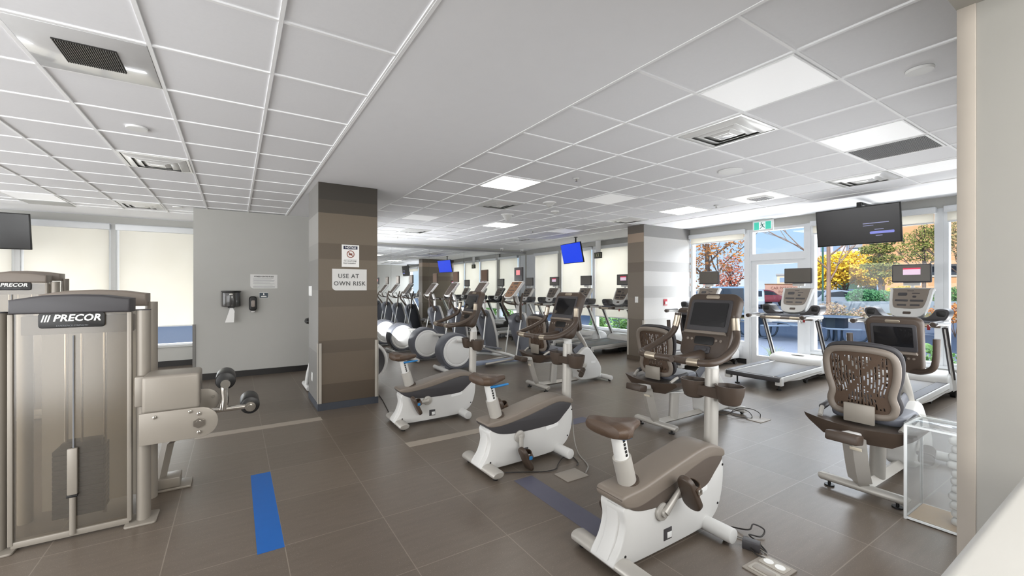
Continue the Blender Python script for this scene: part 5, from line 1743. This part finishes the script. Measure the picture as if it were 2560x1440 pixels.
def leaves(blobs, n, size, name, m, parent):
    """foliage: many small leaf quads inside the given ellipsoids [(centre, radii)]"""
    me = bpy.data.meshes.new(name)
    vs, fs = [], []
    vol = [b[1][0] * b[1][1] * b[1][2] for b in blobs]
    tot = sum(vol)
    for (c, r), v in zip(blobs, vol):
        for _ in range(int(n * v / tot)):
            while True:
                p = Vector((rng.uniform(-1, 1), rng.uniform(-1, 1), rng.uniform(-1, 1)))
                if p.length <= 1:
                    break
            p = p * (.45 + .55 * rng.random()) if p.length < .5 else p
            o = Vector((c[0] + p.x * r[0], c[1] + p.y * r[1], c[2] + p.z * r[2]))
            a = Vector((rng.gauss(0, 1), rng.gauss(0, 1), rng.gauss(0, 1))).normalized()
            b = a.orthogonal().normalized()
            s = size * rng.uniform(.6, 1.3)
            k = len(vs)
            vs += [o - a * s, o + b * s * .6, o + a * s, o - b * s * .6]
            fs.append((k, k + 1, k + 2, k + 3))
    me.from_pydata([tuple(v) for v in vs], [], fs)
    me.materials.append(m)
    o = bpy.data.objects.new(name, me)
    COL.objects.link(o)
    o.parent = parent
    return o


def leafmat(name, a, b):
    m = bpy.data.materials.new(name)
    m.use_nodes = True
    N, L = m.node_tree.nodes, m.node_tree.links
    g = N.new('ShaderNodeNewGeometry')
    mx = N.new('ShaderNodeMix')
    mx.data_type = 'RGBA'
    mx.inputs['A'].default_value = lin(a)
    mx.inputs['B'].default_value = lin(b)
    L.new(g.outputs['Random Per Island'], mx.inputs['Factor'])
    bs = N['Principled BSDF']
    L.new(mx.outputs['Result'], bs.inputs['Base Color'])
    bs.inputs['Roughness'].default_value = .7
    return m


BARK = mat('bark', (112, 92, 80), .9, var=.15)
BARKP = mat('pale_bark', (150, 124, 110), .9, var=.15)
L_OR = leafmat('leaf_orange', (216, 150, 76), (186, 116, 64))
L_RED = leafmat('leaf_russet', (176, 84, 60), (206, 120, 84))
L_YEL = leafmat('leaf_yellow', (252, 222, 70), (240, 196, 60))
L_GRN = leafmat('leaf_green', (76, 122, 62), (120, 158, 84))
L_JUN = leafmat('leaf_juniper', (70, 128, 82), (104, 160, 108))
L_PIN = leafmat('leaf_pine', (120, 128, 60), (160, 158, 84))
L_DRY = leafmat('leaf_dry', (190, 164, 120), (160, 150, 96))


def branches(mb, p, d, ln, r, depth, spread=.55):
    q = p + d * ln
    mb.tube([p, (p + q) / 2 + Vector((rng.uniform(-.04, .04), rng.uniform(-.04, .04), 0)) * ln, q], [r, r * .68], 6)
    if depth == 0:
        return
    for k in range(3 if depth > 1 else 2):
        nd = (d + Vector((rng.uniform(-spread, spread), rng.uniform(-spread, spread), rng.uniform(-.1, .35)))).normalized()
        st = p + d * ln * (.55 + .45 * rng.random()) if k else q
        branches(mb, st, nd, ln * rng.uniform(.6, .8), r * .6, depth - 1, spread)


def tree(label, loc, trunk_h, trunk_r, depth, blobs, n, size, lm, bark, ln=None, group=None):
    t = thing('tree', label, 'tree', loc, 0, group)
    mb = MB()
    mb.tube([Vector((0, 0, -.1)), Vector((.03, 0, trunk_h * .5)), Vector((0, .02, trunk_h))], [trunk_r * 1.2, trunk_r * .8], 8)
    if depth:
        for k in range(6):
            a = k * 2.4
            z = trunk_h * (.35 + .62 * k / 5)
            branches(mb, Vector((0, 0, z)), Vector((cos(a) * .8, sin(a) * .8, .75)).normalized(), (ln or trunk_h * .38) * (1.1 - .08 * k), trunk_r * .45, depth - 1)
    obj('trunk', mb, bark, t)
    if blobs:
        leaves(blobs, n, size, 'foliage', lm, t)
    return t


G = 'trees beyond the windows'
tree('small street tree with sparse orange leaves beyond the window beside the pale pier', at_px(1768, 17), 4.2, .09, 3,
     [((0, 0, 3.4), (1.5, 1.5, 1.5)), ((-.3, .6, 2.2), (.9, .9, 1.0)), ((.5, -.4, 4.6), (1.0, 1.0, .9))], 1900, .075, L_OR, BARK, 1.5, G)
tree('low russet tree far beyond the window beside the pale pier', at_px(1826, 34), 2.6, .09, 2, [((0, 0, 2.9), (1.0, 1.0, 1.4)), ((-.3, .6, 2.0), (1.3, 1.3, .7))], 1300, .10, L_RED, BARK, 1.0, G)
tree('bare pale-barked street tree standing in the turf strip beyond the television', at_px(2071, 20.5), 5.2, .085, 4, None, 0, 0, None, BARKP, 1.7, G)
tree('bright yellow autumn tree beyond the bare tree', at_px(2110, 40), 2.6, .14, 2,
     [((0, 0, 3.6), (2.6, 2.6, 1.5)), ((1.6, -1.6, 2.9), (2.0, 2.0, 1.3)), ((-1.0, 1.2, 2.6), (1.8, 1.8, 1.3))], 5200, .16, L_YEL, BARK, 1.4, G)
tree('orange yellow tree half hidden behind the green lamp post', at_px(2044, 50), 2.6, .14, 2, [((0, 0, 3.2), (1.8, 1.8, 2.0))], 2000, .16, L_OR, BARK, 1.4, G)
tree('layered olive green pine in front of the brick building', at_px(2200, 33), 4.4, .10, 2,
     [((0, 0, 3.3), (1.3, 1.3, .35)), ((.2, -.2, 3.9), (1.1, 1.1, .35)), ((-.1, .2, 4.6), (1.2, 1.2, .4)), ((.1, 0, 5.3), (1.0, 1.0, .5)), ((0, 0, 2.7), (1.0, 1.0, .3))], 3000, .10, L_PIN, BARK, .9, G)
tree('olive tree brushing the brick wall just past the treadmill screen', at_px(2310, 36), 5.5, .12, 3, [((0, 0, 5.2), (1.7, 1.7, 1.6)), ((.4, -.6, 6.4), (1.2, 1.2, 1.0))], 1900, .11, L_PIN, BARK, 1.6, G)
tree('thin leafy tree seen past the cream jamb before the brick building', at_px(2400, 33), 5.5, .12, 3, [((0, 0, 5.6), (1.3, 1.3, 1.6))], 1000, .11, L_DRY, BARK, 1.6, G)


def shrub(label, loc, blobs, n, size, lm, cat='shrub', group=None):
    t = thing('shrub', label, cat, loc, 0, group)
    mb = MB()
    for (c, r) in blobs:
        for k in range(4):
            a = rng.uniform(0, 6.28)
            mb.tube([(c[0] * .7, c[1] * .7, -.02), (c[0] + r[0] * .5 * cos(a), c[1] + r[1] * .5 * sin(a), c[2] + r[2] * .5)], [.012, .005], 6)
    obj('stem', mb, BARK, t)
    leaves(blobs, n, size, 'foliage', lm, t)
    return t


x, y, _ = at_px(2160, 26.3)
shrub('spreading juniper shrub on top of the concrete planter wall', (x, y, .55), [((0, 0, .45), (1.2, .9, .55)), ((.9, -.5, .4), (1.0, .8, .5))], 2600, .07, L_JUN)
x, y, _ = at_px(2262, 28.5)
shrub('yellowing low hedge behind the juniper shrub', (x, y, .5), [((0, 0, .7), (1.4, 1.0, .55))], 1400, .08, leafmat('leaf_gold', (226, 190, 60), (196, 176, 70)))
x, y, _ = at_px(2385, 26.3)
shrub('green shrub on the planter wall past the cream jamb', (x, y, .55), [((0, 0, .5), (1.5, 1.0, .6))], 2000, .07, L_GRN)
x, y, _ = at_px(2075, 19.6)
shrub('dry pinkish twigs around the foot of the bare tree', (x, y, .08), [((0, 0, .40), (1.6, .5, .42)), ((1.4, -.9, .3), (1.2, .5, .35))], 900, .06, leafmat('leaf_twig', (196, 170, 158), (170, 150, 110)))
x, y, _ = at_px(2388, 13.5)
shrub('orange flowering plant just outside past the cream jamb', (x, y, 0), [((0, 0, .75), (.6, .6, .35))], 800, .05, L_OR)
hd = 'dark green hedge plant under the hem of the lowered blinds'
for k, (yy, lb) in enumerate(((6.95, 'green shrub outside the lowest glass strip next to the pier'), (7.75, 'green shrub outside the low glass strip, second from the pier'),
                              (8.6, 'green shrub outside the low glass strip, third from the pier'), (9.5, 'green shrub outside the low glass strip, fourth from the pier'))):
    shrub(lb, (9.95, yy, 0), [((0, 0, .45), (.38, .36, .42))], 750, .055, L_GRN, group='shrubs along the foot of the window wall')
shrub('low green plant outside behind the handlebar of the bin-side recumbent bike', (10.1, 2.20, 0), [((0, 0, .30), (.30, .35, .34))], 500, .05, L_GRN)
shrub('dark leafy plant outside at the foot of the narrow window strip', (10.0, 1.50, 0), [((0, 0, .32), (.3, .26, .42))], 600, .05, leafmat('leaf_dark', (52, 66, 40), (84, 96, 60)))
t = thing('grass_tuft', 'tuft of long grass outside the foot of the glazed door', 'grass', (9.75, 4.45, 0))
gb = MB()
for k in range(46):
    a = rng.uniform(0, 6.28)
    l, hgt = rng.uniform(.05, .26), rng.uniform(.12, .36)
    gb.tube([(.03 * cos(a), .03 * sin(a), -.03), (l * .5 * cos(a), l * .5 * sin(a), hgt * .75), (l * cos(a), l * sin(a), hgt)], [.006, .001], 4)
obj('blade', gb, mat('grass_green', (130, 150, 84), .8, var=.3), t)


def picnic(loc, rz, label):
    t = thing('picnic_table', label, 'picnic table', loc, rz, 'metal picnic tables on the paving')
    mm = mat('blue_black_steel', (38, 54, 72), 0.4)
    obj('table_top', MB().prism([(.62 * cos(R(45 * k + 22.5)), .62 * sin(R(45 * k + 22.5))) for k in range(8)], 'z', .73, .76, .01, 2), mat('table_mesh_grey', (124, 138, 156), .5), t)
    for k in range(4):
        a = R(90 * k + 10)
        d = Vector((cos(a), sin(a), 0))
        q = Matrix.Rotation(a, 4, 'Z')
        st = obj('seat', MB().prism(rrect(.32, .78, .08, 4, .98, 0), 'z', .435, .465, .01, 2, q), mat('table_mesh_grey', (124, 138, 156), .5), t)
        obj('leg', MB().tube(cr([q @ Vector((.98, 0, .44)), q @ Vector((.80, 0, .42)), q @ Vector((.76, 0, .20)), q @ Vector((.62, 0, .03)), q @ Vector((.22, 0, .02)), q @ Vector((.15, 0, .40)), q @ Vector((.15, 0, .73))], 5), .028, 10), mm, t)
    obj('apron', MB().prism([(.30 * cos(R(45 * k)), .30 * sin(R(45 * k))) for k in range(8)], 'z', .42, .73, .01, 1), mm, t)
    return t


p1 = picnic((15.35, 5.35, -.03), R(20), 'blue black metal picnic table outside the big window below the bare tree')
dup(p1, (14.6, 7.25, -.03), R(50), 'blue black metal picnic table outside the glazed door')


def car(loc, rz, label, c, suv=False):
    t = thing('car', label, 'car', loc, rz, 'cars parked beyond the windows')
    k = .22 if suv else 0
    pr = cr([(-2.15, .35), (-2.2, .70), (-1.75, .92), (-1.2, 1.36 + k), (-.2, 1.46 + k), (.55, 1.34 + k), (1.1, .98), (1.9, .86), (2.2, .62), (2.18, .32)], 3, False)
    pm = mat('car_paint_' + str(c), c, 0.25, 0.3, var=.02, coat=.6)
    obj('body', MB().prism([(p[0], p[1]) for p in pr], 'y', -.86, .86, .10, 3), pm, t)
    gl_ = mat('car_window_glass', (44, 52, 62), 0.1)
    wn_ = [(-1.45, .98), (-1.08, 1.28 + k), (-.2, 1.37 + k), (.48, 1.26 + k), (.92, .98)]
    for sy in (-1, 1):
        obj('side_window', MB().prism(wn_, 'y', sy * .855, sy * .868), gl_, t)
    obj('windscreen', MB().prism([(.58, 1.31 + k), (1.1, .99), (1.14, 1.0), (.62, 1.345 + k)], 'y', -.70, .70), gl_, t)
    obj('rear_window', MB().prism([(-1.7, .96), (-1.24, 1.34 + k), (-1.28, 1.37 + k), (-1.76, .97)], 'y', -.70, .70), gl_, t)
    for sx in (-1.35, 1.4):
        for sy in (-1, 1):
            w = obj('wheel', MB().cyl((sx, sy * .66, .32), (sx, sy * .88, .32), .32, 20, bev=.04), BLACK, t)
            obj('rim', MB().cyl((sx, sy * .88, .32), (sx, sy * .895, .32), .19, 14), CHROME, w)
    return t


x, y, _ = at_px(2148, 52)
car((x, y, -.03), R(-38), 'blue car parked beyond the yellow tree', (62, 92, 148))
x, y, _ = at_px(2040, 40)
car((x, y, -.03), R(50), 'pale blue car just behind the green lamp post', (120, 160, 190))
x, y, _ = at_px(2085, 30)
car((x, y, -.03), R(-30), 'silver car roof showing behind the dry twigs', (176, 184, 196))
x, y, _ = at_px(1902, 38)
car((x, y, -.03), R(-25), 'red car parked in front of the brown event sign', (150, 60, 72))
x, y, _ = at_px(1878, 34)
car((x, y, -.03), R(27), 'white car close by, seen through the glazed door', (214, 224, 232))
x, y, _ = at_px(1820, 23)
car((x, y, -.03), R(29), 'pale blue tall car beyond the window next to the door', (150, 180, 204), True)

x, y, _ = at_px(1958, 44)
t = thing('event_sign', 'brown sign board on posts seen through the glazed door', 'sign', (x, y, 0), R(90) - .5423 - R(90))
sb = mat('sign_dusty_pink', (206, 162, 146), .7)
obj('board', MB().bb(-1.9, 1.9, -.05, .05, .75, 1.98, .01), sb, t)
obj('border', MB().bb(-1.93, 1.93, -.06, .06, 1.90, 2.02, .01), mat('sign_brown', (150, 110, 84), .7), t)
for sx in (-1.6, 1.6):
    obj('post', MB().bb(sx - .06, sx + .06, .05, .12, -.03, 1.9), BARK, t)
obj('lettering', text_mb('CAR PARKING', .42, FACE_S((0, -.058, 1.55))), mat('sign_brown_letters', (130, 74, 62), .7), t)
obj('lettering', text_mb('EVENT', .36, FACE_S((0, -.058, 1.16))), mat('sign_brown_letters', (130, 74, 62), .7), t)
obj('rule_line', MB().bb(-1.4, 1.4, -.056, -.05, .88, .91), mat('sign_brown_letters', (130, 74, 62), .7), t)

x, y, _ = at_px(2057, 26)
t = thing('lamp_post', 'slim dark green lamp post beside the bare tree', 'lamp post', (x, y, -.03))
gp = mat('post_green', (62, 104, 92), .5)
obj('pole', MB().cyl((0, 0, 0), (0, 0, 6.2), .05, 12), gp, t)
obj('base', MB().cyl((0, 0, 0), (0, 0, .5), .10, 12), gp, t)
obj('lantern', MB().bb(-.12, .5, -.12, .12, 6.15, 6.3, .02), gp, t)

x, y, _ = at_px(2143, 58)
t = thing('utility_kiosk', 'small dark green kiosk with white marks behind the blue car', 'kiosk', (x, y, -.03), -.5423)
obj('cabinet', MB().bb(-1.8, 1.8, -1, 1, 0, 2.9, .03), mat('kiosk_green', (52, 92, 72), .6), t)
obj('roof', MB().bb(-1.9, 1.9, -1.1, 1.1, 2.9, 3.05, .02), gp, t)
for k in (-.7, .0, .6):
    obj('white_mark', MB().bb(k - .2, k + .2, -1.03, -1.0, 1.7, 2.1), PAPER, t)

# brick building
x, y, _ = at_px(2330, 42)
t = thing('brick_building', 'orange brick building with a dark window band beyond the treadmills', 'building', (x, y, 0), -.5423 - R(42))
BR = mat('orange_brick', (220, 170, 124), .85, var=.12, scale=1.4)
obj('wall_upper', MB().bb(-5.2, 14, 0, 12, 3.95, 11.5), BR, t)
obj('wall_lower', MB().bb(-3.4, 14, .8, 11, -.03, 2.75), BR, t)
obj('window_band', MB().bb(-3.4, 14, 1.0, 11, 2.85, 3.95), mat('dark_band_glass', (70, 76, 86), .2), t)
obj('stone_band', MB().bb(-3.5, 14, .7, 11, 2.70, 2.86), mat('pale_stone', (206, 200, 190), .8), t)
obj('plinth', MB().bb(-3.4, 14, .7, 11, -.03, .9), mat('grey_plinth', (150, 150, 150), .8), t)


def block(label, u, d, w, h, floors, bays, cm, rz=0):
    x, y, _ = at_px(u, d)
    t = thing('apartment_block', label, 'building', (x, y, 0), -.5423 - math.atan2(u - 1218.1, 1046.8))
    obj('wall', MB().bb(-w / 2, w / 2, 0, 12, -.03, h), cm, t)
    obj('roof', MB().bb(-w / 2 - .3, w / 2 + .3, -.3, 12.3, h, h + .5), mat('roof_grey', (176, 174, 174), .8), t)
    for i in range(floors):
        for j in range(bays):
            cx0 = -w / 2 + w * (j + .5) / bays
            cz0 = h * (i + .5) / floors
            obj('window', MB().bb(cx0 - w / bays * .28, cx0 + w / bays * .28, -.06, .02, cz0 - h / floors * .26, cz0 + h / floors * .26), mat('far_window', (150, 170, 196), .2), t)
    return t


block('pale pinkish apartment block far behind the bare tree', 2108, 105, 10, 13.5, 4, 4, mat('block_pink', (218, 206, 204), .85))
block('white terraced block behind the olive pine', 2205, 80, 9, 9.5, 3, 4, mat('block_white', (236, 236, 238), .85))
block('cream stepped block just above the brown event sign', 1972, 120, 5.5, 5.2, 2, 2, mat('block_cream', (240, 214, 186), .85))
